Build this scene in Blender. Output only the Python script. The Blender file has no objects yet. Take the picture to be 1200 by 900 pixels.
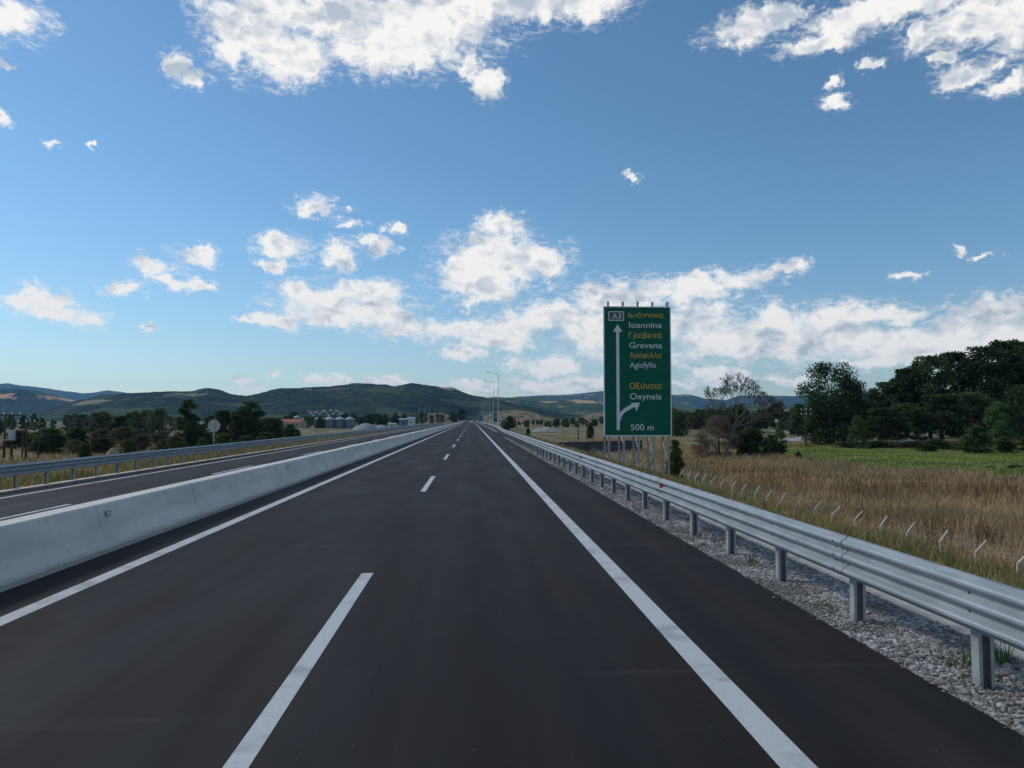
import bpy, bmesh, math, random
import numpy as np
from mathutils import Vector, noise as mnoise
S = bpy.context.scene
COL = S.collection
R = math.radians
rng = np.random.default_rng(7)
random.seed(7)

# ------------------------------------------------------------------ camera
F_PX, CAM_Z = 860.0, 2.2
YAW, PITCH = math.atan(47/860*math.cos(math.atan(41.5/860))), math.atan(41.5/860)
cam = bpy.data.cameras.new('camera'); camo = bpy.data.objects.new('camera', cam); COL.objects.link(camo)
camo.location = (0, 0, CAM_Z); camo.rotation_euler = (math.pi/2+PITCH, 0, -YAW)
cam.sensor_width = 36; cam.lens = 36*F_PX/1200; cam.clip_start = 0.1; cam.clip_end = 60000
S.camera = camo
FWD = Vector((math.sin(YAW)*math.cos(PITCH), math.cos(YAW)*math.cos(PITCH), math.sin(PITCH)))
RGT = Vector((math.cos(YAW), -math.sin(YAW), 0)); UPV = RGT.cross(FWD)
def ray(u, v): return FWD + RGT*((u-600)/F_PX) + UPV*((450-v)/F_PX)
def at(u, v, Y):
    d = ray(u, v); return Vector((0, 0, CAM_Z)) + d*(Y/d.y)

# ------------------------------------------------------------------ sun and exposure
SUN_AZ, SUN_EL = R(-62), R(38)           # measured from straight ahead (+Y), negative = left
sun = bpy.data.lights.new('sun', 'SUN'); suno = bpy.data.objects.new('sun', sun); COL.objects.link(suno)
sun.energy = 2.0; sun.angle = R(9); sun.color = (1.0, 0.93, 0.82)
sd = Vector((math.sin(SUN_AZ)*math.cos(SUN_EL), math.cos(SUN_AZ)*math.cos(SUN_EL), math.sin(SUN_EL)))
suno.rotation_euler = sd.to_track_quat('Z', 'Y').to_euler(); suno.location = (0, 0, 50)
S.view_settings.view_transform = 'Standard'; S.view_settings.look = 'None'
S.view_settings.exposure = 0.0; S.view_settings.gamma = 1.0
S.view_settings.use_curve_mapping = False
S.render.engine = 'CYCLES'
S.cycles.use_denoising = True
S.cycles.max_bounces = 6; S.cycles.diffuse_bounces = 3; S.cycles.transparent_max_bounces = 8
S.cycles.volume_bounces = 1

# ------------------------------------------------------------------ world: sky with clouds
W = bpy.data.worlds.new("World"); S.world = W; W.use_nodes = True
NT = W.node_tree; NT.nodes.clear()
def nd(tree, t, **kw):
    n = tree.nodes.new(t)
    for k, v in kw.items():
        if k.startswith('i'):
            n.inputs[int(k[1:])].default_value = v
        else: setattr(n, k, v)
    return n
class NB:
    "small node writer"
    def __init__(s, tree): s.t = tree
    def _in(s, sock, v):
        if isinstance(v, bpy.types.NodeSocket): s.t.links.new(v, sock)
        elif v is not None: sock.default_value = v
    def m(s, op, a, b=None, c=None, clamp=False):
        n = s.t.nodes.new('ShaderNodeMath'); n.operation = op; n.use_clamp = clamp
        for i, v in enumerate((a, b, c)): s._in(n.inputs[i], v)
        return n.outputs[0]
    def v(s, op, a, b=None, c=None):
        n = s.t.nodes.new('ShaderNodeVectorMath'); n.operation = op
        for i, x in enumerate((a, b, c)): s._in(n.inputs[i], x)
        return n.outputs['Value'] if op in ('DOT_PRODUCT', 'LENGTH') else n.outputs['Vector']
    def noise(s, vec, scale, detail=4, rough=.55, dist=0, lac=2.0):
        n = s.t.nodes.new('ShaderNodeTexNoise'); s._in(n.inputs['Vector'], vec)
        n.inputs['Scale'].default_value = scale; n.inputs['Detail'].default_value = detail
        n.inputs['Roughness'].default_value = rough; n.inputs['Distortion'].default_value = dist
        n.inputs['Lacunarity'].default_value = lac
        return n.outputs['Fac']
    def mr(s, x, a, b, c=0, d=1, smooth=True):
        n = s.t.nodes.new('ShaderNodeMapRange'); n.interpolation_type = 'SMOOTHSTEP' if smooth else 'LINEAR'
        s._in(n.inputs['Value'], x)
        for k, q in zip(('From Min', 'From Max', 'To Min', 'To Max'), (a, b, c, d)): n.inputs[k].default_value = q
        return n.outputs['Result']
    def mix(s, f, a, b):
        n = s.t.nodes.new('ShaderNodeMix'); n.data_type = 'RGBA'
        s._in(n.inputs[0], f); s._in(n.inputs[6], a); s._in(n.inputs[7], b)
        return n.outputs[2]
    def mul(s, a, b):
        n = s.t.nodes.new('ShaderNodeMix'); n.data_type = 'RGBA'; n.blend_type = 'MULTIPLY'
        n.inputs[0].default_value = 1; s._in(n.inputs[6], a); s._in(n.inputs[7], b)
        return n.outputs[2]
    def comb(s, x, y, z):
        n = s.t.nodes.new('ShaderNodeCombineXYZ')
        for i, q in enumerate((x, y, z)): s._in(n.inputs[i], q)
        return n.outputs[0]
    def sep(s, v):
        n = s.t.nodes.new('ShaderNodeSeparateXYZ'); s._in(n.inputs[0], v); return n.outputs
w = NB(NT)
sky = nd(NT, 'ShaderNodeTexSky', sky_type='NISHITA', sun_disc=False, sun_elevation=SUN_EL,
         sun_rotation=SUN_AZ, altitude=600, air_density=1.0, dust_density=0.25, ozone_density=2.0)
tc = nd(NT, 'ShaderNodeTexCoord'); DIR = tc.outputs['Generated']
dx, dy, dz = w.sep(DIR)
AZ = w.m('ARCTAN2', dx, dy); EL = w.m('ARCSINE', dz)
P = w.comb(AZ, EL, 0.0)
def azel(u, v):
    d = ray(u, v).normalized(); return math.atan2(d.x, d.y), math.asin(d.z)
CL = [  # clouds: u, v, half width, half height in picture units, turned into azimuth and elevation
 (300,25,62,52),(272,55,30,30),(330,70,48,30),(400,20,90,48),(440,62,66,26),(520,18,80,50),(492,70,34,16),(610,2,70,30),
 (690,2,46,26),(600,-30,160,30),(205,74,15,14),(225,95,20,12),(552,72,17,18),(572,100,20,20),(12,20,42,30),(6,142,14,12),(54,172,8,7),(107,173,6,4),(8,76,10,6),
 (865,38,38,15),(905,18,40,14),(960,48,48,13),(1000,22,56,20),(1060,2,110,22),(1130,28,66,26),(1190,20,60,46),(1135,82,38,15),(1185,98,34,12),(1075,42,17,20),(1100,66,14,10),(978,117,15,10),(979,92,9,8),(1020,70,14,7),
 (370,241,20,12),(410,262,20,6),(404,244,9,4),(335,290,32,15),(322,310,16,6),(395,302,20,15),(442,288,24,9),(461,270,11,7),
 (234,298,23,12),(176,313,27,13),(143,338,22,9),(232,334,21,7),(200,328,26,8),(55,347,36,12),(98,370,26,13),(20,356,26,12),(60,368,34,9),(179,385,9,6),
 (548,312,40,30),(585,268,32,15),(626,303,42,20),(572,338,48,17),(560,282,30,12),(556,353,20,7),
 (352,340,36,15),(420,345,58,19),(400,370,72,14),(322,373,34,9),(285,375,12,5),(475,382,36,15),(540,384,56,13),(612,375,44,17),(542,413,30,8),(655,362,30,20),
 (720,350,62,22),(800,342,60,18),(872,327,50,14),(925,317,24,11),(700,398,52,18),(740,420,60,18),(645,430,38,15),(600,427,16,9),
 (840,398,56,22),(905,380,52,22),(965,376,58,24),(1030,366,48,15),(1040,402,70,20),(1110,392,60,20),(1165,372,56,22),(1215,360,40,22),(915,412,60,12),(1030,422,60,9),(1130,418,50,10),
 (590,305,56,30),(575,330,50,18),(380,352,60,18),(445,362,50,16),(330,60,60,34),(470,50,70,40),(890,400,60,24),(1075,405,70,24),(960,400,70,26),(760,385,60,20),(690,378,40,20),(1180,398,60,20),(820,372,40,16),(580,395,60,14),(845,437,34,11),(800,446,30,5),(930,444,34,6),(290,452,17,8),(390,443,34,6),(440,449,46,6),(560,455,40,7),(640,453,60,8),(700,452,60,9),(1065,324,20,5),(1118,294,12,4),(1152,300,17,4),(738,212,10,5),(312,435,9,4)]
wn = NT.nodes.new('ShaderNodeTexNoise'); w._in(wn.inputs['Vector'], P); wn.inputs['Scale'].default_value = 21; wn.inputs['Detail'].default_value = 8; wn.inputs['Roughness'].default_value = .66
P0 = P
P = w.v('ADD', P, w.v('MULTIPLY', w.v('SUBTRACT', wn.outputs['Color'], (.5, .5, .5)), (.085, .060, 0)))
acc = None
for (u, v_, rx, ry) in CL:
    a0, e0 = azel(u, v_); a1, _ = azel(u+rx, v_); am, _ = azel(u-rx, v_); _, e1 = azel(u, v_-ry)
    sx, sy = 2/(a1-am)*0.93, 1/abs(e1-e0)*0.93
    q = w.v('MULTIPLY_ADD', P, (sx, sy, 0), (-a0*sx, -e0*sy, 0))
    dd = w.v('DOT_PRODUCT', q, q)
    if acc is None: acc = dd
    else: acc = w.m('SMOOTH_MIN', acc, dd, 0.45)
field = w.m('SUBTRACT', 1.0, acc)
# the same weather goes on outside the frame
out_n = w.noise(w.v('MULTIPLY', DIR, (1, 1, 2.2)), 2.6, 3, .5)
out_m = w.mr(w.v('DOT_PRODUCT', DIR, tuple(FWD)), .74, .66)
out_f = w.m('MULTIPLY', w.mr(out_n, .46, .62, -1.6, 1.0, False), 1.0)
out_f = w.m('SUBTRACT', w.m('MULTIPLY', w.m('ADD', out_f, 3.0), out_m), 3.0)
out_f = w.m('SUBTRACT', out_f, w.mr(dz, .02, -.02, 0, 4))
field = w.m('MAXIMUM', w.m('MAXIMUM', field, -3.0), out_f)
PN = w.v('MULTIPLY', P0, (1.0, 1.45, 1))
warp = w.noise(PN, 30.0, 2, .5)
PW = w.v('ADD', PN, w.comb(w.m('MULTIPLY', w.m('SUBTRACT', warp, .5), .03), w.m('MULTIPLY', w.m('SUBTRACT', warp, .5), -.02), 0.0))
n1 = w.noise(PW, 24.0, 10, .66, .2)
lp = w.v('ADD', PW, (-.0085, .011, 0.0))
n2 = w.noise(lp, 17.0, 6, .55, .2); n3_ = w.noise(PW, 17.0, 6, .55, .2)
dens_raw = w.m('ADD', w.m('ADD', w.m('MULTIPLY', field, 2.3), -.25), w.m('MULTIPLY', w.m('SUBTRACT', n1, .50), 6.0))
dens = w.m('POWER', w.mr(dens_raw, -.6, 1.6), 1.35)
wisp = w.noise(w.v('MULTIPLY', PW, (1.0, 1.7, 1)), 60.0, 6, .68, .5)
halo = w.m('MULTIPLY', w.m('MULTIPLY', w.mr(dens_raw, -3.0, .6), w.mr(wisp, .42, .68)), .70)
dens = w.m('MAXIMUM', dens, halo)
relief = w.m('SUBTRACT', n2, n3_)                       # thicker towards the sun -> shaded
big1 = w.noise(w.v('ADD', PW, (-.012, .030, 0.0)), 10.0, 4, .5, .3); big0 = w.noise(PW, 10.0, 4, .5, .3)
thick = w.m('MULTIPLY', w.mr(dens_raw, 1.0, 3.4), w.mr(w.noise(PW, 9.0, 4, .55), .36, .60))
relief = w.m('ADD', relief, w.m('MULTIPLY', w.m('SUBTRACT', big1, big0), .9))
shade = w.m('ADD', w.m('MULTIPLY', relief, 4.0), w.m('MULTIPLY', thick, .75), None, True)
ccol = w.mix(shade, (1.0, .985, .96, 1), (.50, .57, .66, 1))
ccol = w.mul(ccol, w.mix(w.mr(EL, .0, .30), (.93, .93, .93, 1), (1.0, 1.0, 1.0, 1)))
skyc = w.mul(sky.outputs[0], w.mix(w.mr(EL, .0, .28), (.93, 1.0, 1.02, 1), (.86, 1.12, 1.19, 1)))
b1 = nd(NT, 'ShaderNodeBackground'); NT.links.new(skyc, b1.inputs[0]); b1.inputs[1].default_value = 0.10
b2 = nd(NT, 'ShaderNodeBackground'); NT.links.new(ccol, b2.inputs[0]); b2.inputs[1].default_value = 0.96
mx = nd(NT, 'ShaderNodeMixShader'); NT.links.new(w.m('MULTIPLY', dens, w.mr(EL, -.01, .05, .45, 1.0)), mx.inputs[0])
NT.links.new(b1.outputs[0], mx.inputs[1]); NT.links.new(b2.outputs[0], mx.inputs[2])
wo = nd(NT, 'ShaderNodeOutputWorld'); NT.links.new(mx.outputs[0], wo.inputs[0])
try: W.cycles.sampling_method = 'MANUAL'; W.cycles.sample_map_resolution = 512
except Exception: pass

# ------------------------------------------------------------------ helpers
def tag(o, label=None, cat=None, group=None, kind=None):
    if label: o['label'] = label
    if cat: o['category'] = cat
    if group: o['group'] = group
    if kind: o['kind'] = kind
    return o
def link(name, me, parent=None):
    o = bpy.data.objects.new(name, me); COL.objects.link(o)
    if parent: o.parent = parent
    return o
def empty(name, loc=(0, 0, 0), rz=0):
    o = bpy.data.objects.new(name, None); COL.objects.link(o); o.location = loc; o.rotation_euler = (0, 0, rz)
    o.empty_display_size = .2
    return o
def mesh_np(name, V, Fc, mat, smooth=False, mats=None, midx=None):
    "V (n,3), Fc (m,k) arrays with k constant"
    V = np.asarray(V, dtype=np.float32); Fc = np.asarray(Fc, dtype=np.int32)
    me = bpy.data.meshes.new(name); k = Fc.shape[1]
    me.vertices.add(len(V)); me.vertices.foreach_set('co', V.ravel())
    me.loops.add(Fc.size); me.loops.foreach_set('vertex_index', Fc.ravel())
    me.polygons.add(len(Fc)); me.polygons.foreach_set('loop_start', np.arange(0, Fc.size, k, dtype=np.int32))
    me.polygons.foreach_set('loop_total', np.full(len(Fc), k, dtype=np.int32))
    me.polygons.foreach_set('use_smooth', np.full(len(Fc), smooth))
    for m in (mats or [mat]): me.materials.append(m)
    if midx is not None: me.polygons.foreach_set('material_index', np.asarray(midx, dtype=np.int32))
    me.update(); me.validate(); return me
class MB:
    "collects shapes into one mesh"
    def __init__(s): s.v = []; s.f = []; s.m = []
    def add(s, vs, fs, mi=0):
        o = len(s.v); s.v += [tuple(p) for p in vs]; s.f += [tuple(i+o for i in f) for f in fs]; s.m += [mi]*len(fs)
    def box(s, c, d, mi=0, rz=0):
        cx, cy, cz = c; x, y, z = d[0]/2, d[1]/2, d[2]/2; ca, sa = math.cos(rz), math.sin(rz)
        vs = [(cx+(a*ca-b*sa), cy+(a*sa+b*ca), cz+c_) for c_ in (-z, z) for (a, b) in ((-x, -y), (x, -y), (x, y), (-x, y))]
        s.add(vs, [(3, 2, 1, 0), (4, 5, 6, 7), (0, 1, 5, 4), (1, 2, 6, 5), (2, 3, 7, 6), (3, 0, 4, 7)], mi)
    def tube(s, a, b, r0, r1=None, n=8, mi=0, caps=True):
        r1 = r0 if r1 is None else r1
        a, b = Vector(a), Vector(b); d = (b-a)
        if d.length < 1e-6: return
        d.normalize(); e = Vector((0, 0, 1)) if abs(d.z) < .9 else Vector((1, 0, 0))
        p = d.cross(e).normalized(); q = d.cross(p)
        vs = []
        for c, r in ((a, r0), (b, r1)):
            for i in range(n):
                t = 2*math.pi*i/n; vs.append(c+p*(math.cos(t)*r)+q*(math.sin(t)*r))
        fs = [(i, (i+1) % n, n+(i+1) % n, n+i) for i in range(n)]
        if caps: fs += [tuple(range(n-1, -1, -1)), tuple(range(n, 2*n))]
        s.add(vs, fs, mi)
    def lathe(s, prof, c=(0, 0, 0), n=16, mi=0):
        vs = []
        for (r, z) in prof:
            for i in range(n):
                t = 2*math.pi*i/n; vs.append((c[0]+math.cos(t)*r, c[1]+math.sin(t)*r, c[2]+z))
        fs = []
        for j in range(len(prof)-1):
            for i in range(n): fs.append((j*n+i, j*n+(i+1) % n, (j+1)*n+(i+1) % n, (j+1)*n+i))
        s.add(vs, fs, mi)
    def prism(s, poly, axis, a, b, mi=0):
        "poly of 2D points extruded along axis from a to b (axis 'y': points are (x,z); 'x': (y,z); 'z': (x,y))"
        n = len(poly)
        def mk(p, t): return {'y': (p[0], t, p[1]), 'x': (t, p[0], p[1]), 'z': (p[0], p[1], t)}[axis]
        vs = [mk(p, a) for p in poly]+[mk(p, b) for p in poly]
        fs = [(i, (i+1) % n, n+(i+1) % n, n+i) for i in range(n)]+[tuple(range(n-1, -1, -1)), tuple(range(n, 2*n))]
        s.add(vs, fs, mi)
    def mesh(s, name, mats, smooth=False, recalc=True):
        me = bpy.data.meshes.new(name); me.from_pydata(s.v, [], s.f)
        for m in (mats if isinstance(mats, (list, tuple)) else [mats]): me.materials.append(m)
        for p, i in zip(me.polygons, s.m): p.material_index = i; p.use_smooth = smooth
        if recalc:
            bm = bmesh.new(); bm.from_mesh(me); bmesh.ops.recalc_face_normals(bm, faces=bm.faces); bm.to_mesh(me); bm.free()
        me.update(); return me
    def build(s, name, mats, parent=None, smooth=False, recalc=True):
        return link(name, s.mesh(name, mats, smooth, recalc), parent)
def copy_tree(o, parent=None):
    kids = list(o.children)
    c = o.copy(); COL.objects.link(c)
    if parent: c.parent = parent
    for ch in kids: copy_tree(ch, c)
    return c
def smooth01(t): t = np.clip(t, 0, 1); return t*t*(3-2*t)
def bend(Y): Y = np.maximum(np.asarray(Y, float)-150, 0); return -8e-6*Y*Y

# ------------------------------------------------------------------ materials
def mat(name, c1, c2=None, scale=5, rough=.7, metal=0, bump=0, bscale=None, detail=5, ramp=(.35, .65), obj=True, spec=None, c3=None, s3=1, stretch=None, bdist=.02, rnd=0, trans=0):
    m = bpy.data.materials.new(name); m.use_nodes = True; t = m.node_tree; b = NB(t)
    pr = t.nodes['Principled BSDF']; pr.inputs['Roughness'].default_value = rough; pr.inputs['Metallic'].default_value = metal
    if spec is not None: pr.inputs['Specular IOR Level'].default_value = spec
    co = t.nodes.new('ShaderNodeTexCoord').outputs['Object']
    if stretch: co = b.v('MULTIPLY', co, stretch)
    col = (*c1, 1)
    if c2 is not None:
        col = b.mix(b.mr(b.noise(co, scale, detail, .6), *ramp), (*c1, 1), (*c2, 1))
    if c3 is not None:
        col = b.mix(b.mr(b.noise(co, s3, 4, .6), .5, .7), col, (*c3, 1))
    if rnd:
        oi = t.nodes.new('ShaderNodeObjectInfo').outputs['Random']
        hs = t.nodes.new('ShaderNodeHueSaturation'); hs.inputs['Saturation'].default_value = 1
        b._in(hs.inputs['Value'], b.mr(oi, 0, 1, 1-rnd, 1+rnd, False)); b._in(hs.inputs['Hue'], b.mr(oi, 0, 1, .5-rnd*.05, .5+rnd*.04, False))
        b._in(hs.inputs['Color'], col); col = hs.outputs[0]
    b._in(pr.inputs['Base Color'], col)
    if bump:
        bn = t.nodes.new('ShaderNodeBump'); bn.inputs['Strength'].default_value = bump; bn.inputs['Distance'].default_value = bdist
        b._in(bn.inputs['Height'], b.noise(co, bscale or scale*4, 4, .6)); t.links.new(bn.outputs[0], pr.inputs['Normal'])
    if trans:
        tr = t.nodes.new('ShaderNodeBsdfTranslucent'); b._in(tr.inputs[0], col)
        ms = t.nodes.new('ShaderNodeMixShader'); ms.inputs[0].default_value = trans
        t.links.new(pr.outputs[0], ms.inputs[1]); t.links.new(tr.outputs[0], ms.inputs[2])
        t.links.new(ms.outputs[0], t.nodes['Material Output'].inputs[0])
    return m
M = {}
M['galv'] = mat('galvanised steel', (.33, .375, .41), (.25, .29, .325), 9, .52, .25, .05, 60, stretch=(1, .25, 1), c3=(.25, .29, .32), s3=2.2, rnd=.07)
M['galv_dull'] = mat('weathered galvanised steel', (.33, .35, .37), (.24, .26, .28), 6, .6, .2, rnd=.08)
M['post_white'] = mat('pale concrete post', (.60, .60, .58), (.48, .48, .47), 4, .85)
M['bolt'] = mat('bolt steel', (.12, .14, .16), None, 1, .4, .7)
M['red'] = mat('red reflector plastic', (.62, .03, .05), (.5, .02, .03), 30, .25)
M['paint'] = mat('road paint', (.50, .525, .54), (.38, .40, .42), 30, .65, 0, .3, 200, ramp=(.45, .8), c3=(.31, .325, .34), s3=1.7)
M['concrete'] = mat('barrier concrete', (.55, .55, .54), (.45, .455, .455), 1.6, .85, 0, .35, 60, c3=(.40, .41, .42), s3=.7, stretch=(1, .5, 2.2), rnd=.05, bdist=.004)
M['kerb'] = mat('pale gutter concrete', (.60, .54, .45), (.48, .43, .36), 3, .9, 0, .4, 40)
M['stone'] = mat('crushed stone', (.34, .34, .35), (.18, .18, .19), 14, .85, c3=(.50, .49, .48), s3=9, detail=3)
M['bed'] = mat('gravel bed', (.20, .19, .18), (.11, .105, .10), 18, .95, 0, .8, 60, c3=(.33, .32, .31), s3=30)
M['bark'] = mat('bark', (.07, .055, .04), (.035, .03, .025), 6, .95, 0, .6, 20)
M['bare'] = mat('bare grey bark', (.12, .108, .10), (.075, .068, .064), 6, .95)
def leafmat(n, a, b_, rnd=.25): return mat(n, a, b_, .55, .75, 0, rnd=rnd, trans=.25, detail=3, ramp=(.35, .62), spec=.25)
M['leaf_dark'] = leafmat('dark foliage', (.024, .046, .015), (.055, .088, .026))
M['leaf_mid'] = leafmat('green foliage', (.040, .078, .022), (.068, .115, .034))
M['leaf_light'] = leafmat('light green foliage', (.055, .10, .028), (.09, .14, .04))
M['leaf_olive'] = leafmat('olive scrub foliage', (.075, .082, .035), (.13, .125, .06))
M['twig'] = leafmat('brown twigs', (.17, .13, .095), (.26, .20, .15))
M['hay'] = mat('dry straw mound', (.36, .28, .17), (.24, .19, .12), 2, .95, 0, .6, 10)
M['green_sign'] = mat('green sign sheeting', (.002, .115, .080), (.002, .075, .052), 2.5, .5, 0, ramp=(.3, .8), spec=.12, stretch=(.4, 1, 5))
M['blue_sign'] = mat('dark blue sign sheeting', (.010, .05, .075), None, 1, .4)
M['white_sign'] = mat('white sign sheeting', (.62, .66, .70), (.55, .6, .64), 3, .5)
M['yellow_sign'] = mat('yellow sign sheeting', (.62, .42, .04), (.54, .36, .04), 3, .5)
M['red_sign'] = mat('red sign ring', (.55, .02, .03), None, 1, .5)
M['black'] = mat('black print', (.015, .015, .017), None, 1, .5)
M['grey_back'] = mat('bare aluminium sign back', (.40, .43, .45), (.33, .36, .38), 5, .5, .3)
M['wood'] = mat('creosoted wood', (.055, .042, .034), (.03, .025, .02), 4, .9, stretch=(4, 4, .5))
M['white_glass'] = mat('pale insulator porcelain', (.65, .67, .68), None, 1, .3)
M['cable'] = mat('black cable', (.02, .02, .02), None, 1, .6)
M['wall_white'] = mat('whitewashed wall', (.62, .60, .56), (.50, .48, .45), 1, .85)
M['wall_tan'] = mat('tan rendered wall', (.45, .38, .30), (.36, .31, .25), 1, .85)
M['tile'] = mat('red roof', (.36, .12, .08), (.25, .08, .06), 1.5, .85)
M['silo'] = mat('corrugated silo steel', (.14, .18, .23), (.10, .13, .17), .8, .5, .35, stretch=(1, 1, 3))
M['silo_roof'] = mat('silo roof steel', (.36, .39, .42), (.28, .31, .34), .8, .5, .2)
M['blue_panel'] = mat('blue cladding', (.05, .16, .27), (.04, .12, .21), 1, .6)
M['glass'] = mat('dark window glass', (.03, .04, .05), None, 1, .12)
M['car_white'] = mat('white car paint', (.72, .73, .74), None, 1, .25)
M['car_grey'] = mat('silver car paint', (.42, .44, .46), None, 1, .3, .3)
M['tyre'] = mat('tyre rubber', (.02, .02, .02), None, 1, .8)
M['lamp_red'] = mat('red lamp lens', (.4, .02, .02), None, 1, .3)
M['water'] = mat('pale track surface', (.33, .34, .36), (.27, .28, .29), .3, .8)
M['rubble'] = mat('grey gravel pile', (.27, .28, .29), (.20, .21, .22), .5, .95, 0, .6, 2)
M['rockwall'] = mat('dark basalt facing', (.035, .037, .042), (.07, .07, .075), .9, .9, 0, .6, 4)

def asphalt():
    m = bpy.data.materials.new('asphalt'); m.use_nodes = True; t = m.node_tree; b = NB(t); pr = t.nodes['Principled BSDF']
    co = t.nodes.new('ShaderNodeTexCoord').outputs['Object']
    fine = b.noise(co, 90, 4, .7); mid = b.noise(b.v('MULTIPLY', co, (1, .22, 1)), 1.1, 5, .6); big = b.noise(b.v('MULTIPLY', co, (.9, .12, 1)), .6, 3, .5)
    lane = b.noise(b.v('MULTIPLY', co, (1, .004, 1)), 2.6, 3, .6)
    c = b.mix(b.mr(fine, .3, .75), (.0100, .0092, .0094, 1), (.0240, .0212, .0210, 1))
    c = b.mul(c, b.mix(b.mr(mid, .3, .7), (.68, .68, .70, 1), (1.3, 1.26, 1.22, 1)))
    c = b.mul(c, b.mix(b.mr(lane, .35, .65), (.76, .76, .78, 1), (1.2, 1.16, 1.13, 1)))
    c = b.mix(b.m('MULTIPLY', b.mr(big, .50, .74), .42), c, (.050, .046, .044, 1))
    tx = b.sep(co)[0]; tw = b.m('ABSOLUTE', b.m('SUBTRACT', b.m('ABSOLUTE', b.m('SUBTRACT', b.m('PINGPONG', b.m('ADD', tx, 1.485), 1.79), 0.0)), .92))
    c = b.mul(c, b.mix(b.m('MULTIPLY', b.mr(tw, .42, .08), b.mr(mid, .3, .6)), (.92, .92, .93, 1), (1.22, 1.2, 1.18, 1)))
    seam = b.m('MULTIPLY', b.mr(b.noise(b.v('MULTIPLY', co, (.25, 2.2, 1)), .55, 5, .62), .60, .72), .35)
    c = b.mix(seam, c, (.055, .052, .050, 1))
    sx, sy, sz = b.sep(co)
    speck = b.mr(b.noise(co, 26, 2, .5), .735, .76)
    c = b.mix(b.m('MULTIPLY', speck, .5), c, (.22, .21, .2, 1))
    b._in(pr.inputs['Base Color'], c)
    b._in(pr.inputs['Roughness'], b.mr(mid, .3, .7, .62, .82)); pr.inputs['Specular IOR Level'].default_value = .15
    bn = t.nodes.new('ShaderNodeBump'); bn.inputs['Strength'].default_value = .5; bn.inputs['Distance'].default_value = .006
    b._in(bn.inputs['Height'], b.noise(co, 140, 3, .6)); t.links.new(bn.outputs[0], pr.inputs['Normal'])
    return m
M['asphalt'] = asphalt()
def barrier_mat():
    m = bpy.data.materials.new('cast barrier concrete'); m.use_nodes = True; t = m.node_tree; b = NB(t); pr = t.nodes['Principled BSDF']
    tcn = t.nodes.new('ShaderNodeTexCoord'); g = t.nodes.new('ShaderNodeNewGeometry'); co = g.outputs['Position']; x, y, z = b.sep(co)
    big = b.noise(b.v('MULTIPLY', co, (1, .35, 1.5)), 1.3, 5, .6); streak = b.noise(b.v('MULTIPLY', co, (1, 5.5, .35)), 1.6, 4, .65); fine = b.noise(co, 45, 4, .6)
    c = b.mix(b.mr(big, .35, .65), (.68, .655, .61, 1), (.55, .535, .51, 1))
    c = b.mix(b.m('MULTIPLY', b.mr(streak, .55, .72), .45), c, (.36, .345, .32, 1))
    c = b.mul(c, b.mix(b.mr(fine, .3, .7), (.93, .93, .93, 1), (1.04, 1.04, 1.04, 1)))
    grime = b.m('MULTIPLY', b.mr(b.m('ADD', z, b.m('MULTIPLY', b.m('SUBTRACT', big, .5), .25)), .16, .05), .55)
    c = b.mix(grime, c, (.20, .19, .175, 1))
    sc = b.m('MULTIPLY', b.mr(b.noise(b.v('MULTIPLY', co, (1, .5, 9)), 1.5, 4, .7), .62, .72), b.mr(z, .62, .35))
    c = b.mix(b.m('MULTIPLY', sc, .4), c, (.22, .22, .22, 1))
    hole = b.mr(b.noise(co, 70, 1, .5), .76, .79)
    c = b.mix(b.m('MULTIPLY', hole, .5), c, (.2, .2, .2, 1))
    b._in(pr.inputs['Base Color'], c); pr.inputs['Roughness'].default_value = .85
    bn = t.nodes.new('ShaderNodeBump'); bn.inputs['Strength'].default_value = .4; bn.inputs['Distance'].default_value = .004
    b._in(bn.inputs['Height'], fine); t.links.new(bn.outputs[0], pr.inputs['Normal'])
    return m
M['concrete'] = barrier_mat()

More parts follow.
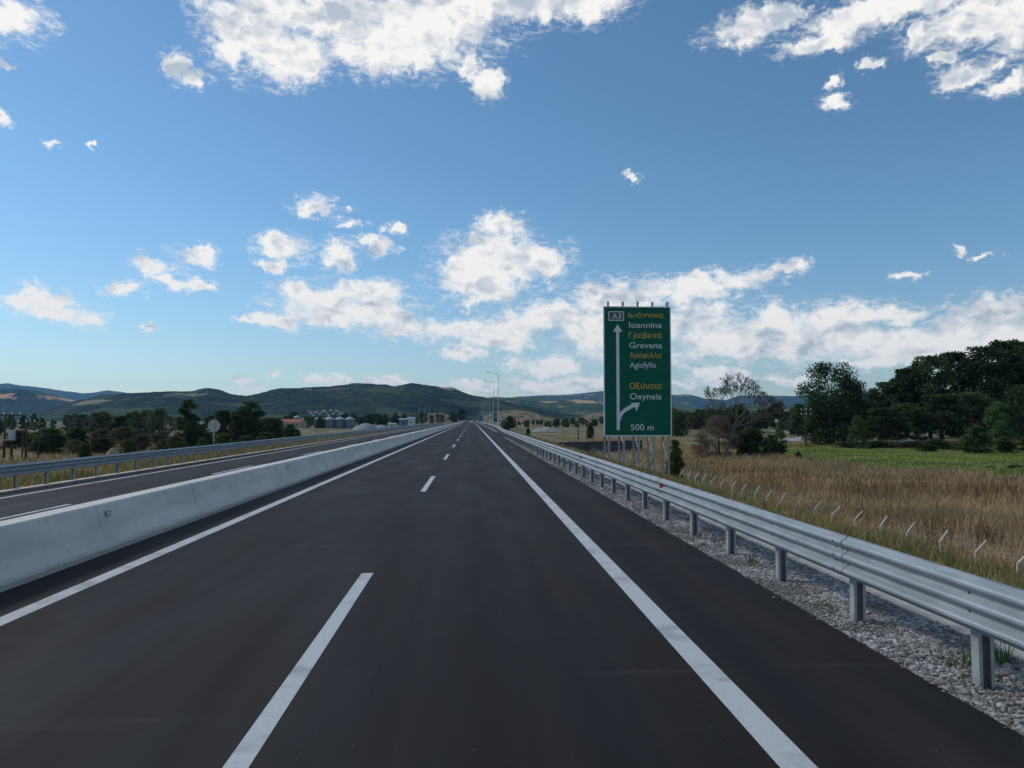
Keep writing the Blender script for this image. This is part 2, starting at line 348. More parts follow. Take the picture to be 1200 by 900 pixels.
def ground_mat():
    m = bpy.data.materials.new('ground earth and grass'); m.use_nodes = True; t = m.node_tree; b = NB(t); pr = t.nodes['Principled BSDF']
    co = t.nodes.new('ShaderNodeTexCoord').outputs['Object']; x, y, z = b.sep(co)
    n1 = b.noise(co, .12, 6, .6); n2 = b.noise(co, 1.3, 6, .65); n3 = b.noise(b.v('MULTIPLY', co, (.02, .06, 1)), 1.0, 5, .6)
    n4 = b.noise(b.v('MULTIPLY', co, (.35, 1.2, 1)), 1.0, 5, .7)
    tan = b.mix(b.mr(n2, .35, .65), (.33, .25, .145, 1), (.22, .165, .10, 1))
    olive = b.mix(b.mr(n2, .35, .65), (.115, .115, .045, 1), (.17, .15, .07, 1))
    base = b.mix(b.mr(n1, .42, .6), tan, olive)
    # far: fields in long patches
    far = b.mix(b.mr(n3, .44, .5), (.23, .175, .10, 1), (.075, .095, .038, 1))
    far = b.mix(b.mr(n3, .56, .62), far, (.13, .145, .06, 1))
    far = b.mix(b.mr(b.noise(b.v('MULTIPLY', co, (.015, .03, 1)), 3.0, 3, .5), .58, .66), far, (.26, .22, .16, 1))
    dist = b.v('LENGTH', co)
    c = b.mix(b.mr(dist, 150, 260), base, far)
    # meadow: a green field between the dry field and the grove (plain coordinates on the ground)
    e = b.m('MULTIPLY', b.m('SUBTRACT', n1, .5), 10.0)
    lo = b.mr(b.m('ADD', b.m('SUBTRACT', y, b.m('MULTIPLY', b.m('SUBTRACT', 54.0, x), 1.15)), e), 58, 63)
    hi = b.mr(b.m('ADD', b.m('ADD', y, b.m('MULTIPLY', x, .8)), e), 212, 202)
    xs = b.mr(b.m('ADD', x, e), 40, 47)
    md = b.m('MULTIPLY', b.m('MULTIPLY', lo, hi), xs)
    green = b.mix(b.mr(n4, .35, .65), (.13, .19, .052, 1), (.22, .25, .08, 1))
    c = b.mix(md, c, green)
    # bare brown soil near the wire fence
    so = b.m('MULTIPLY', b.m('MULTIPLY', b.mr(x, 17, 20), b.mr(b.m('ADD', x, e), 33, 26)), b.mr(n2, .40, .56))
    so = b.m('MULTIPLY', so, b.mr(y, 55, 38))
    c = b.mix(so, c, b.mix(b.mr(n4, .35, .65), (.17, .125, .10, 1), (.25, .19, .155, 1)))
    b._in(pr.inputs['Base Color'], c); pr.inputs['Roughness'].default_value = .95; pr.inputs['Specular IOR Level'].default_value = .15
    bn = t.nodes.new('ShaderNodeBump'); bn.inputs['Strength'].default_value = .8; bn.inputs['Distance'].default_value = .15
    b._in(bn.inputs['Height'], n2); t.links.new(bn.outputs[0], pr.inputs['Normal'])
    return m
M['ground'] = ground_mat()

# ------------------------------------------------------------------ ground
def gz(X, Y):
    X = np.asarray(X, float); Y = np.asarray(Y, float); x = X-bend(Y)
    zr = -.10-3.0*smooth01((x-5.5)/12.0)
    zl = -.52-2.6*smooth01((-x-18.3)/14.0)
    z = np.where(x > 5.3, zr, np.where(x < -18, zl, -.60))
    und = .12*np.sin(X*.31+1.3*np.sin(Y*.11))*np.cos(Y*.23)+.22*np.sin(X*.07)*np.sin(Y*.051+1)
    away = smooth01((np.maximum(x-7, -x-20))/8)
    z = z+und*away
    # the far plain lies level, a low rise right of the sign
    z = z+away*(1.2*smooth01((X-55)/60)*smooth01((Y-95)/60))
    return z
xs = np.unique(np.concatenate([np.arange(-60, 70, 1.25), np.arange(-200, 200, 8), np.linspace(-200, -4500, 40), np.linspace(200, 4500, 40), [5.3, 5.31, -18, -18.01]]))
ys = np.unique(np.concatenate([np.arange(-30, 160, 2.0), np.arange(160, 600, 12), np.linspace(600, 9000, 60), [-300, -100, -60]]))
XX, YY = np.meshgrid(xs, ys); XB = XX+bend(YY)*np.exp(-np.abs(XX)/300); ZZ = gz(XB, YY)
nx, ny = len(xs), len(ys)
idx = np.arange(nx*ny).reshape(ny, nx)
q = np.stack([idx[:-1, :-1], idx[:-1, 1:], idx[1:, 1:], idx[1:, :-1]], -1).reshape(-1, 4)
tag(link('ground', mesh_np('ground', np.stack([XB, YY, ZZ], -1).reshape(-1, 3), q, M['ground'], True)), kind='structure')

# ------------------------------------------------------------------ roads
RY = np.unique(np.concatenate([np.arange(-30, 160, 10), np.arange(160, 2000, 20)])).astype(float)
def zroad(x): return -.17-.0225*(-x-6.4) if x < -6.4 else 0.0
def strip(name, xa, xb, za, zb, m, y0=-30, y1=1980, down=.12, parent=None, x_off=None, kind='structure'):
    Y = np.unique(np.concatenate([[float(y0), float(y1)], RY[(RY > y0) & (RY < y1)]])).astype(float); B = bend(Y) + (x_off(Y) if x_off else 0)
    V = []
    for xx, zz in ((xa, za-down), (xa, za), (xb, zb), (xb, zb-down)):
        V.append(np.stack([xx+B, Y, np.full_like(Y, zz)], -1))
    V = np.stack(V, 1).reshape(-1, 3); n = len(Y); Fq = []
    for i in range(n-1):
        for j in range(3):
            a = i*4+j; Fq.append((a, a+4, a+5, a+1)) 
    Fq = [f[::-1] for f in Fq]
    Fq += [(0, 1, 2, 3), ((n-1)*4+3, (n-1)*4+2, (n-1)*4+1, (n-1)*4)]
    o = link(name, mesh_np(name, V, Fq, m), parent)
    if kind: tag(o, kind=kind)
    return o
def flare(Y): return 1.15*smooth01((np.asarray(Y, float)-80)/95)
strip('road', -6.42, 3.84, 0, 0, M['asphalt'], x_off=None)
strip('exit_lane', 3.84, 5.1, -.004, -.004, M['asphalt'], y0=92)
strip('opposite_road', -16.9, -6.43, zroad(-16.9), zroad(-6.43), M['asphalt'])
strip('gravel_shoulder', 3.85, 5.06, -.035, -.03, M['bed'], y1=92)
strip('gravel_shoulder', 5.1, 6.3, -.04, -.04, M['bed'], y0=92, y1=700)
strip('gutter', 5.07, 5.30, -.005, .02, M['kerb'], y1=92)
strip('gutter', -17.25, -16.91, -.40, -.405, M['kerb'], y1=700)
def mark(name, xc, wd, y0, y1, label=None):
    z = max(zroad(xc-wd/2), zroad(xc+wd/2))+.004
    za, zb = zroad(xc-wd/2)+.004, zroad(xc+wd/2)+.004
    return strip(name, xc-wd/2, xc+wd/2, za, zb, M['paint'], y0, y1, down=.003)
mark('edge_line', 2.07, .235, -25, 1980); mark('edge_line', -5.12, .225, -25, 1980)
mark('edge_line', -15.35, .20, -25, 1980); mark('edge_line', -8.15, .20, -25, 1980)
strip('exit_line', 4.30, 4.50, .004, .004, M['paint'], 128, 560, down=.003)
far1 = 1893/176.5
k = 0
for i in range(-1, 60):
    y1 = far1+18.0*i
    if i < 38: mark('lane_dash', -1.485, .165, y1-6.1, y1)
    y2 = 22.4+18.0*i
    if i < 30: mark('lane_dash', -11.80, .165, y2-6.1, y2)

# ------------------------------------------------------------------ haze (filled in after everything that it surrounds is known)
def add_haze(dens=4.5e-5):
    mb = MB(); mb.box((0, 4900, 235), (17800, 10600, 490)); m = bpy.data.materials.new('haze'); m.use_nodes = True; t = m.node_tree
    t.nodes.remove(t.nodes['Principled BSDF']); pv = t.nodes.new('ShaderNodeVolumePrincipled')
    pv.inputs['Color'].default_value = (.22, .55, 1.0, 1); pv.inputs['Density'].default_value = dens; pv.inputs['Anisotropy'].default_value = .25
    t.links.new(pv.outputs[0], t.nodes['Material Output'].inputs['Volume'])
    tag(mb.build('haze', m), kind='stuff')
add_haze()

# ------------------------------------------------------------------ hills
def hill_mat(name, forest, forest2, field, amt, scale, extra=None, patches=()):
    m = bpy.data.materials.new(name); m.use_nodes = True; t = m.node_tree; b = NB(t); pr = t.nodes['Principled BSDF']
    co = t.nodes.new('ShaderNodeTexCoord').outputs['Object']
    n = b.noise(co, scale, 5, .6); n2 = b.noise(co, scale*3.1, 4, .6, .4); n3 = b.noise(co, .035, 4, .7)
    c = b.mix(b.mr(n, .38, .62), (*forest, 1), (*forest2, 1))
    c = b.mul(c, b.mix(b.mr(n3, .38, .62), (.42, .45, .50, 1), (1.6, 1.55, 1.35, 1)))
    c = b.mul(c, b.mix(b.mr(b.noise(co, .085, 3, .7), .38, .62), (.45, .47, .50, 1), (1.7, 1.65, 1.45, 1)))
    f = b.mr(n2, amt, amt+.03)
    if extra: c = b.mix(b.mr(b.noise(co, scale*1.7, 3, .5), .52, .6), c, (*extra, 1))
    c = b.mix(f, c, b.mix(b.mr(n3, .4, .6), (*field, 1), tuple(v*.75 for v in field)+(1,)))
    for (px, py, rx_, rz_, colr, pz) in patches:       # named clearings on the slope, by place
        q_ = b.v('MULTIPLY_ADD', co, (1/rx_, 0, 1/rz_), (-px/rx_, 0, -pz/rz_))
        d_ = b.m('ADD', b.v('LENGTH', q_), b.m('MULTIPLY', b.m('SUBTRACT', b.noise(co, .012, 5, .6), .5), 2.6))
        c = b.mix(b.mr(d_, 1.0, .85), c, (*colr, 1))
    b._in(pr.inputs['Base Color'], c); pr.inputs['Roughness'].default_value = .95; pr.inputs['Specular IOR Level'].default_value = .05
    bn = t.nodes.new('ShaderNodeBump'); bn.inputs['Strength'].default_value = .9; bn.inputs['Distance'].default_value = 9
    b._in(bn.inputs['Height'], b.noise(co, .06, 4, .7)); t.links.new(bn.outputs[0], pr.inputs['Normal'])
    return m
def hill(name, Yc, crest, m, depth, foot=-4, du=1.6, amp=.10, tree_amp=4.0, seed=0, nd_=44):
    "a range whose crest runs at about distance Yc; crest = (u, v) points of the skyline"
    us = np.arange(crest[0][0], crest[-1][0]+.1, du); cv = np.interp(us, [c[0] for c in crest], [c[1] for c in crest])
    X = []; Z = []
    for u, v_ in zip(us, cv):
        p = at(u, v_, Yc); X.append(p.x); Z.append(p.z)
    X = np.array(X); Z = np.array(Z); Z = np.maximum(Z, foot)
    T = np.concatenate([np.linspace(0, 1, nd_), np.linspace(1.06, 2.0, 10)])   # 0 foot, 1 crest, 2 far side
    V = []
    for t_ in T:
        if t_ <= 1: Y = Yc-depth*(1-t_); s = smooth01(t_*.5+.0)*2 if False else math.sin(t_*math.pi/2)**1.25
        else: Y = Yc+(t_-1)*depth*.8; s = math.cos((t_-1)*math.pi/2)
        sc = Y/Yc if t_ <= 1 else 1
        for x, z in zip(X, Z):
            xx = x*(.35+.65*sc) if False else x*sc
            h = (z-foot)*s
            nn = mnoise.fractal(Vector((xx/Yc*9+seed, Y/Yc*9, seed)), .9, 2.1, 5)
            h2 = h+(z-foot)*amp*nn*2.0*math.sin(min(t_, 1)*math.pi)
            gull = abs(mnoise.noise(Vector((xx/Yc*22+seed, Y/Yc*7, 3.1+seed))))
            h2 += (z-foot)*amp*1.6*(gull-.25)*math.sin(min(t_, 1)*math.pi)
            rough = tree_amp*mnoise.noise(Vector((xx*.035, Y*.02, seed)))+tree_amp*.7*mnoise.noise(Vector((xx*.12, Y*.05, seed)))
            if h > tree_amp*2: h2 += rough*(.4 if t_ < .95 else .75)
            V.append((xx, Y, foot-1.5+max(0, h2) if t_ > 0 else foot-6))
    n = len(us); k_ = len(T); ii = np.arange(n*k_).reshape(k_, n)
    Fq = np.stack([ii[:-1, :-1], ii[:-1, 1:], ii[1:, 1:], ii[1:, :-1]], -1).reshape(-1, 4)
    return tag(link(name, mesh_np(name, V, Fq, m, True)), kind='structure')
FOREST, FOREST2 = (.009, .020, .010), (.019, .036, .014)
pA = at(40, 465, 5200)
hill('hill', 9000, [(-500, 462), (-300, 458), (-150, 455), (0, 451), (10, 450), (30, 453), (55, 455), (75, 459), (95, 461), (110, 460), (125, 457.5), (140, 459), (155, 462), (240, 474), (330, 490)],
     hill_mat('far blue forest hills', (.03, .05, .03), (.045, .065, .035), (.2, .16, .1), .72, .0011), 1600, du=3, seed=3)
hill('hill', 4800, [(-600, 470), (-300, 462), (-80, 458), (0, 455.5), (22, 455), (48, 462), (80, 470), (110, 479), (150, 490)],
     hill_mat('left hill woods', FOREST, FOREST2, (.32, .2, .11), .70, .002, patches=[(at(32, 469, 4450).x, 0, 150, 24, (.52, .31, .14), at(32, 467.5, 4450).z)]), 1300, du=2, seed=11)
WOODED = hill('hill', 3000, [(-100, 492), (20, 489), (40, 486), (60, 478), (90, 470), (120, 464), (150, 461.5), (180, 460), (200, 460), (225, 462), (245, 459), (258, 460), (270, 463), (290, 464), (300, 462), (325, 457), (350, 458), (385, 455), (400, 454),
     (415, 451.5), (430, 450), (450, 452.5), (462, 455), (480, 453), (510, 454), (530, 457), (550, 462), (575, 467), (600, 472), (640, 480), (680, 487), (700, 492), (720, 496)],
     hill_mat('wooded hill', FOREST, FOREST2, (.19, .15, .10), .655, .0042, extra=(.050, .070, .030),
       patches=[(at(160, 474, 2700).x, 0, 75, 11, (.24, .20, .14), at(160, 474, 2700).z), (at(326, 464, 2800).x, 0, 40, 10, (.20, .16, .12), at(326, 464, 2800).z),
                (at(532, 459, 2900).x, 0, 40, 7, (.30, .24, .15), at(534, 460, 2900).z), (at(255, 463, 2900).x, 0, 60, 9, (.22, .18, .13), at(255, 466, 2900).z)]), 1300, seed=20)
hill('hill', 8200, [(560, 470), (600, 467), (620, 466), (640, 464.5), (680, 461), (705, 458), (740, 458), (775, 461), (790, 463), (805, 463), (825, 467), (850, 470), (870, 466), (900, 465), (935, 464), (1000, 462), (1100, 458), (1300, 455), (1700, 460)],
     hill_mat('far right hills', (.035, .05, .032), (.055, .07, .04), (.30, .24, .17), .60, .0016), 2000, du=3, seed=31)
hill('hill', 4600, [(520, 476), (560, 467), (585, 467), (600, 466.5), (612, 467.5), (640, 468), (665, 468.5), (690, 470), (740, 473), (780, 474), (820, 478), (870, 476), (930, 474), (1000, 480), (1300, 478), (1700, 480)],
     hill_mat('rolling right hills', (.036, .062, .024), (.055, .085, .030), (.30, .22, .13), .60, .0028, extra=(.085, .12, .045),
       patches=[(at(677, 472, 4300).x, 0, 95, 18, (.50, .33, .18), at(677, 472, 4300).z), (at(632, 473, 4300).x, 0, 45, 9, (.40, .27, .16), at(632, 473, 4300).z)]), 1700, du=1.8, seed=41)
hill('hill', 2000, [(556, 492), (575, 484), (590, 480.5), (605, 480), (620, 482), (640, 487), (660, 491), (675, 491), (690, 487), (705, 482), (720, 480), (760, 480), (800, 486), (850, 488), (1000, 487), (1300, 486)],
     hill_mat('low field hills', (.19, .145, .095), (.12, .125, .06), (.05, .07, .03), .56, .006), 700, foot=-4, du=2, tree_amp=1.0, seed=51)
hill('hill', 1500, [(420, 495), (455, 493), (475, 490), (492, 486), (506, 483.5), (516, 483), (527, 485.5), (538, 489.5), (548, 493), (556, 495.5)],
     hill_mat('dry knoll', (.20, .14, .09), (.14, .10, .065), (.05, .06, .03), .60, .01), 420, foot=-4, du=1.5, tree_amp=1.5, seed=61)
ORDW = ['first', 'second', 'third', 'fourth', 'fifth', 'sixth', 'seventh', 'eighth', 'ninth', 'tenth', 'eleventh', 'twelfth', 'thirteenth', 'fourteenth', 'fifteenth', 'sixteenth', 'seventeenth', 'eighteenth', 'nineteenth', 'twentieth',
 'twenty-first', 'twenty-second', 'twenty-third', 'twenty-fourth', 'twenty-fifth', 'twenty-sixth', 'twenty-seventh', 'twenty-eighth', 'twenty-ninth', 'thirtieth']

# ------------------------------------------------------------------ guardrails
def beam_mesh(L, side, name='beam'):
    "three-wave steel beam from y=0 to L, humps towards the road on side (-1: road on -X)"
    pr = [(.004, .945), (-.012, .945)]
    for zc in (.868, .716, .564):
        pr += [(-.012, zc+.064), (-.030, zc+.052), (-.078, zc+.024), (-.086, zc+.010), (-.086, zc-.010), (-.078, zc-.022), (-.030, zc-.050), (-.014, zc-.060)]
    pr += [(-.012, .490), (.004, .487)]
    pr = [(x*-side, z) for x, z in pr]
    n = len(pr); V = []
    th = .004*side
    for y in (0, L):
        V += [(x, y, z) for x, z in pr] + [(x-th*-1.0, y, z) for x, z in pr]
    F = []
    for i in range(n-1):
        F.append((i, i+1, 2*n+i+1, 2*n+i)); F.append((n+i+1, n+i, 3*n+i, 3*n+i+1))
        F.append((i, n+i, n+i+1, i+1)); F.append((2*n+i+1, 3*n+i+1, 3*n+i, 2*n+i))
    F += [(0, 2*n, 3*n, n), (n-1, 2*n-1, 4*n-1, 3*n-1)]
    mb = MB(); mb.add(V, F, 0)
    for (yy, zz) in [(.10, .79), (.10, .64), (L/2+.02, .79), (L/2+.02, .64), (.25, .79), (.25, .64), (.17, .868), (.17, .716), (.17, .564)]:
        dxx = .0125 if zz in (.79, .64) else .087
        c = dxx*side*1.0
        mb.tube((c-.002*side, yy, zz), (c+.010*side, yy, zz), .014, .011, 8, 1)
    return mb.mesh(name, [M['galv'], M['bolt']], False)
def post_mesh():
    mb = MB(); w_, d_, t_ = .10, .13, .006
    # C section opening away from the traffic
    poly = [(-w_/2, -d_/2), (w_/2, -d_/2), (w_/2, -d_/2+.03), (w_/2-t_, -d_/2+.03), (w_/2-t_, -d_/2+t_), (-w_/2+t_, -d_/2+t_), (-w_/2+t_, d_/2-t_), (w_/2-t_, d_/2-t_), (w_/2-t_, d_/2-.03), (w_/2, d_/2-.03), (w_/2, d_/2), (-w_/2, d_/2)]
    mb.prism(poly, 'z', -.45, .86); return mb.mesh('post', [M['galv_dull']])
def spacer_mesh(side):
    mb = MB(); mb.box((0, 0, .715), (.09, .07, .36)); mb.box((0, 0, .715), (.16, .08, .05)); return mb.mesh('spacer', [M['galv_dull']])
def guardrail(side, xface, zg, y0, y1, label, refl=(), xo=None, post_to=None):
    "side: -1 rail on the right with the road on its left, +1 the other way round"
    root = empty('guardrail', (xface, y0, zg)); tag(root, label, 'guardrail')
    bm_ = beam_mesh(4.03, side); pm = post_mesh(); sm = spacer_mesh(side)
    rb = MB(); rb.prism([(-.05, -.055), (.05, -.055), (.05, .055), (-.05, .055)], 'x', -.012, .012)
    rm = rb.mesh('reflector', [M['red']])
    off = (lambda Y: float(bend(Y)+(xo(Y) if xo else 0)))
    n = int((y1-y0)/4)
    for i in range(n):
        ya, yb = y0+4*i, y0+4*i+4; xa, xb = off(ya), off(yb)
        b_ = link('beam', bm_, root); b_.location = (xa, ya-y0, 0); b_.rotation_euler = (random.uniform(-.0006, .0006), random.uniform(-.008, .008), math.atan2(xa-xb, 4)-side*-.0009)
    back = -side*.115      # spacer and post stand behind the beam
    for i in range(min(n*2, 296)):
        yy = y0+.17+2*i if False else y0+.12+2*i
        x_ = off(yy)
        p_ = link('post', pm, root); p_.location = (x_+back*1.0-side*.03, yy-y0, 0)
        p_.rotation_euler = (random.uniform(-.012, .012), random.uniform(-.012, .012), -math.pi/2+random.uniform(-.04, .04))
        s_ = link('spacer', sm, p_); s_.location = (0, side*.10, 0)
    for yy in refl:
        r_ = link('reflector', rm, root); r_.location = (off(yy)+side*.03, yy-y0, .79); 
        r_.rotation_euler = (0, 0, math.pi/2+side*.25)
    return root
guardrail(-1, 4.13, -.02, -12.1, 400, 'long three-wave steel guardrail beside the sign and gravel shoulder', [15.7+11.7*i for i in range(-1, 12)], flare)
guardrail(1, -17.05, -.40, 6.7, 400, 'steel guardrail on far side of the opposite carriageway', ())

# ------------------------------------------------------------------ median barrier
def barrier():
    root = empty('median_barrier', (-6.42, 0, 0)); tag(root, 'long grey concrete median barrier between the two carriageways', 'barrier')
    prof = [(.44, -.02), (.44, .075), (.425, .085), (.30, .33), (.275, .40), (.185, .745), (.165, .775), (-.165, .775), (-.185, .745), (-.275, .30), (-.30, .20), (-.425, -.05), (-.44, -.08), (-.44, -.3)]
    def seg(L):
        mb = MB(); g = .012; pts = prof
        mb.prism(pts, 'y', g, L-g); return mb.mesh('barrier_segment', [M['concrete']])
    L = 7.15; m7 = seg(L); rb = MB(); rb.box((0, 0, 0), (.012, .075, .10), 0); rb.box((.035, .012, 0), (.06, .012, .085), 1); rb.box((.035, -.0, 0), (.05, .01, .07), 2)
    rm = rb.mesh('reflector', [M['galv_dull'], M['bolt'], M['white_sign']])
    for i in range(-2, 54):
        y0 = 16.8+L*(i-2); s_ = link('barrier_segment', m7, root)
        s_.location = (float(bend(y0))+random.uniform(-.004, .004), y0, random.uniform(-.004, .004)); s_.rotation_euler = (0, 0, math.atan2(float(bend(y0)-bend(y0+L)), L))
    y0 = 16.8+L*52
    mb = MB()
    for a in range(int(y0), 1960, 40):
        b_ = a+40
        vs = [(x+float(bend(a)), a, z) for x, z in prof]+[(x+float(bend(b_)), b_, z) for x, z in prof]; n = len(prof)
        mb.add(vs, [(i, (i+1) % n, n+(i+1) % n, n+i) for i in range(n)])
    mb.build('barrier_run', [M['concrete']], root)
    for i in range(-1, 14):
        y = 12.9+12.2*i; r_ = link('reflector', rm, root); r_.location = (float(bend(y))+.235, y, .60); r_.rotation_euler = (0, -.25, 0)
barrier()

# ------------------------------------------------------------------ the big direction sign
def text_mesh(s, mname, m, height_ref='H', xs_=1.0):
    cu = bpy.data.curves.new('t', 'FONT'); cu.body = s; cu.size = 1; cu.resolution_u = 4; cu.extrude = .004; cu.offset = 0.0 if 'λ' in s else 0.003
    o = bpy.data.objects.new('t', cu); COL.objects.link(o); bpy.context.view_layer.update()
    dg = bpy.context.evaluated_depsgraph_get(); me = bpy.data.meshes.new_from_object(o.evaluated_get(dg)); me.name = mname
    bpy.data.objects.remove(o); me.materials.clear(); me.materials.append(m); return me
def place_text(s, parent, x0, x1, zb, zt, m, y=-.03, cap='cap'):
    "fit the text from x0 to x1 with its baseline at zb and cap height zt-zb, facing -Y"
    me = text_mesh(s, 'lettering', m); co = np.empty(len(me.vertices)*3, np.float32); me.vertices.foreach_get('co', co); co = co.reshape(-1, 3)
    a, b_ = co[:, 0].min(), co[:, 0].max(); sx = (x1-x0)/(b_-a); sz = (zt-zb)/.72
    out = np.stack([x0+(co[:, 0]-a)*sx, y-co[:, 2], zb+co[:, 1]*sz], -1).astype(np.float32)
    me.vertices.foreach_set('co', out.ravel()); me.update()
    return link('lettering', me, parent)
SY = 42.0
def big_sign():
    pl, pr_ = at(706.6, 500, SY), at(786.4, 500, SY); zt, zb = at(745, 359.8, SY).z, at(745, 510.6, SY).z
    x0, x1 = at(707.3, 435, SY).x, at(786.5, 435, SY).x; Wd, Hh = x1-x0, zt-zb
    root = empty('direction_sign', (x0, SY, 0)); tag(root, 'tall green motorway direction sign on five lattice supports beyond the guardrail', 'road sign')
    def FX(px): return (px-707.4)/79.2*Wd          # picture measures of the board at its mid height
    def FZ(py): return zb+(510.6-py)/150.8*Hh
    npan = 24; ph = Hh/npan
    mb = MB()
    for i in range(npan):
        z = zb+ph*(i+.5); mb.box((Wd/2, 0, z), (Wd-.04, .045, ph-.006)); 
        mb.box((Wd/2, .012, z-ph/2), (Wd-.04, .02, .012))
    mb.build('board', [M['green_sign']], root)
    mb = MB()
    for (cx, cz, wx, wz) in ((.03, zb+Hh/2, .06, Hh+.02), (Wd-.03, zb+Hh/2, .06, Hh+.02)): mb.box((cx, -.006, cz), (wx, .07, wz))
    for cz in (zb, zt): mb.box((Wd/2, -.006, cz), (Wd-.124, .07, .06))
    mb.build('border', [M['white_sign']], root)
    Y_, Wt = M['yellow_sign'], M['white_sign']
    for s, a, b_, base, top, m in (('Ιωάννινα', 737, 778, 372.4, 366, Y_), ('Ioannina', 737.5, 776, 384.3, 377.3, Wt), ('Γρεβενά', 737.3, 776, 396.3, 389.7, Y_), ('Grevena', 737.5, 776, 408.2, 401.2, Wt),
                                  ('Αγιόφυλλα', 738, 775.5, 419.6, 413.3, Y_), ('Agiofyllo', 738, 768.5, 431.3, 424.3, Wt), ('Οξύνεια', 737.6, 775.5, 456.0, 449.0, Y_), ('Oxyneia', 738, 775, 468.2, 460.8, Wt), ('500 m', 738.6, 765.5, 504.2, 497, Wt)):
        place_text(s, root, FX(a), FX(b_), FZ(base), FZ(top), m)
    # route shield
    a, b_, t_, bo = FX(713.5), FX(731.5), FZ(365.2), FZ(376.2)
    mb = MB(); mb.box(((a+b_)/2, -.026, (t_+bo)/2), (b_-a, .008, t_-bo)); mb.build('route_panel', [Wt], root)
    mb = MB(); mb.box(((a+b_)/2, -.031, (t_+bo)/2), (b_-a-.10, .008, t_-bo-.10)); mb.build('route_field', [M['blue_sign']], root)
    place_text('A3', root, a+.20, b_-.16, bo+.12, t_-.12, Wt, y=-.040)
    # arrows: one outline, extruded
    def outl(pts, name):
        mb = MB(); mb.prism([(FX(x), FZ(y)) for x, y in pts], 'y', -.032, -.020)
        o = mb.build(name, [Wt], root); return o
    outl([(722.2, 504.2), (725.8, 504.2), (725.8, 389.2), (729.4, 389.2), (724, 380.3), (718.6, 389.2), (722.2, 389.2)], 'arrow')
    cl = [(725.8, 493), (725.9, 490), (727, 486.5), (730, 482.8), (734, 480), (742.4, 475.2), (744.2, 478.4), (745.6, 482.2), (749.2, 472.2), (739.2, 472.2), (740.9, 473.2)]
    up = [(725.8, 493), (725.8, 484.8), (728, 481.4), (732, 478.3), (740.6, 473.6), (738.6, 472.4), (749.6, 472.2), (745.4, 482.4), (743.9, 478.0), (742.9, 477.0), (734, 482), (730.5, 484.6), (728.3, 487.6), (727.2, 491), (727.0, 493)]
    outl(up, 'arrow')
    # supports
    g0 = float(gz(9.5, SY))
    for k_ in range(5):
        fx = at((714, 731.5, 749, 766.5, 784)[k_], 530, SY).x-x0; gg = float(gz(fx+x0, SY))-.3
        fr = empty('support_frame', (fx, 0, 0)); fr.parent = root
        for yy in (.09, 1.45):
            mb = MB(); h_ = zt+.32
            mb.prism([(-.055, yy-.05), (.055, yy-.05), (.055, yy-.043), (.006, yy-.043), (.006, yy+.043), (.055, yy+.043), (.055, yy+.05), (-.055, yy+.05), (-.055, yy+.043), (-.006, yy+.043), (-.006, yy-.043), (-.055, yy-.043)], 'z', gg, h_ if yy < 1 else zb+.4)
            mb.build('post', [M['galv_dull']], fr)
        z = gg+.5; flip = 0
        mb = MB()
        while z < zt-1.6:
            mb.tube((0, .14 if flip else 1.5, z), (0, 1.5 if flip else .14, z+1.15), .022, n=4); z += 1.15; flip ^= 1
        mb.tube((0, .12, gg+.75), (0, 1.5, gg+.75), .025, n=4); mb.build('lattice_brace', [M['galv_dull']], fr)
    for z in (zb+.5, zb+Hh*.35, zb+Hh*.65, zt-.5):
        mb = MB(); mb.box((Wd/2, .034, z), (Wd-.1, .022, .08)); mb.build('cross_rail', [M['galv_dull']], root)
big_sign()

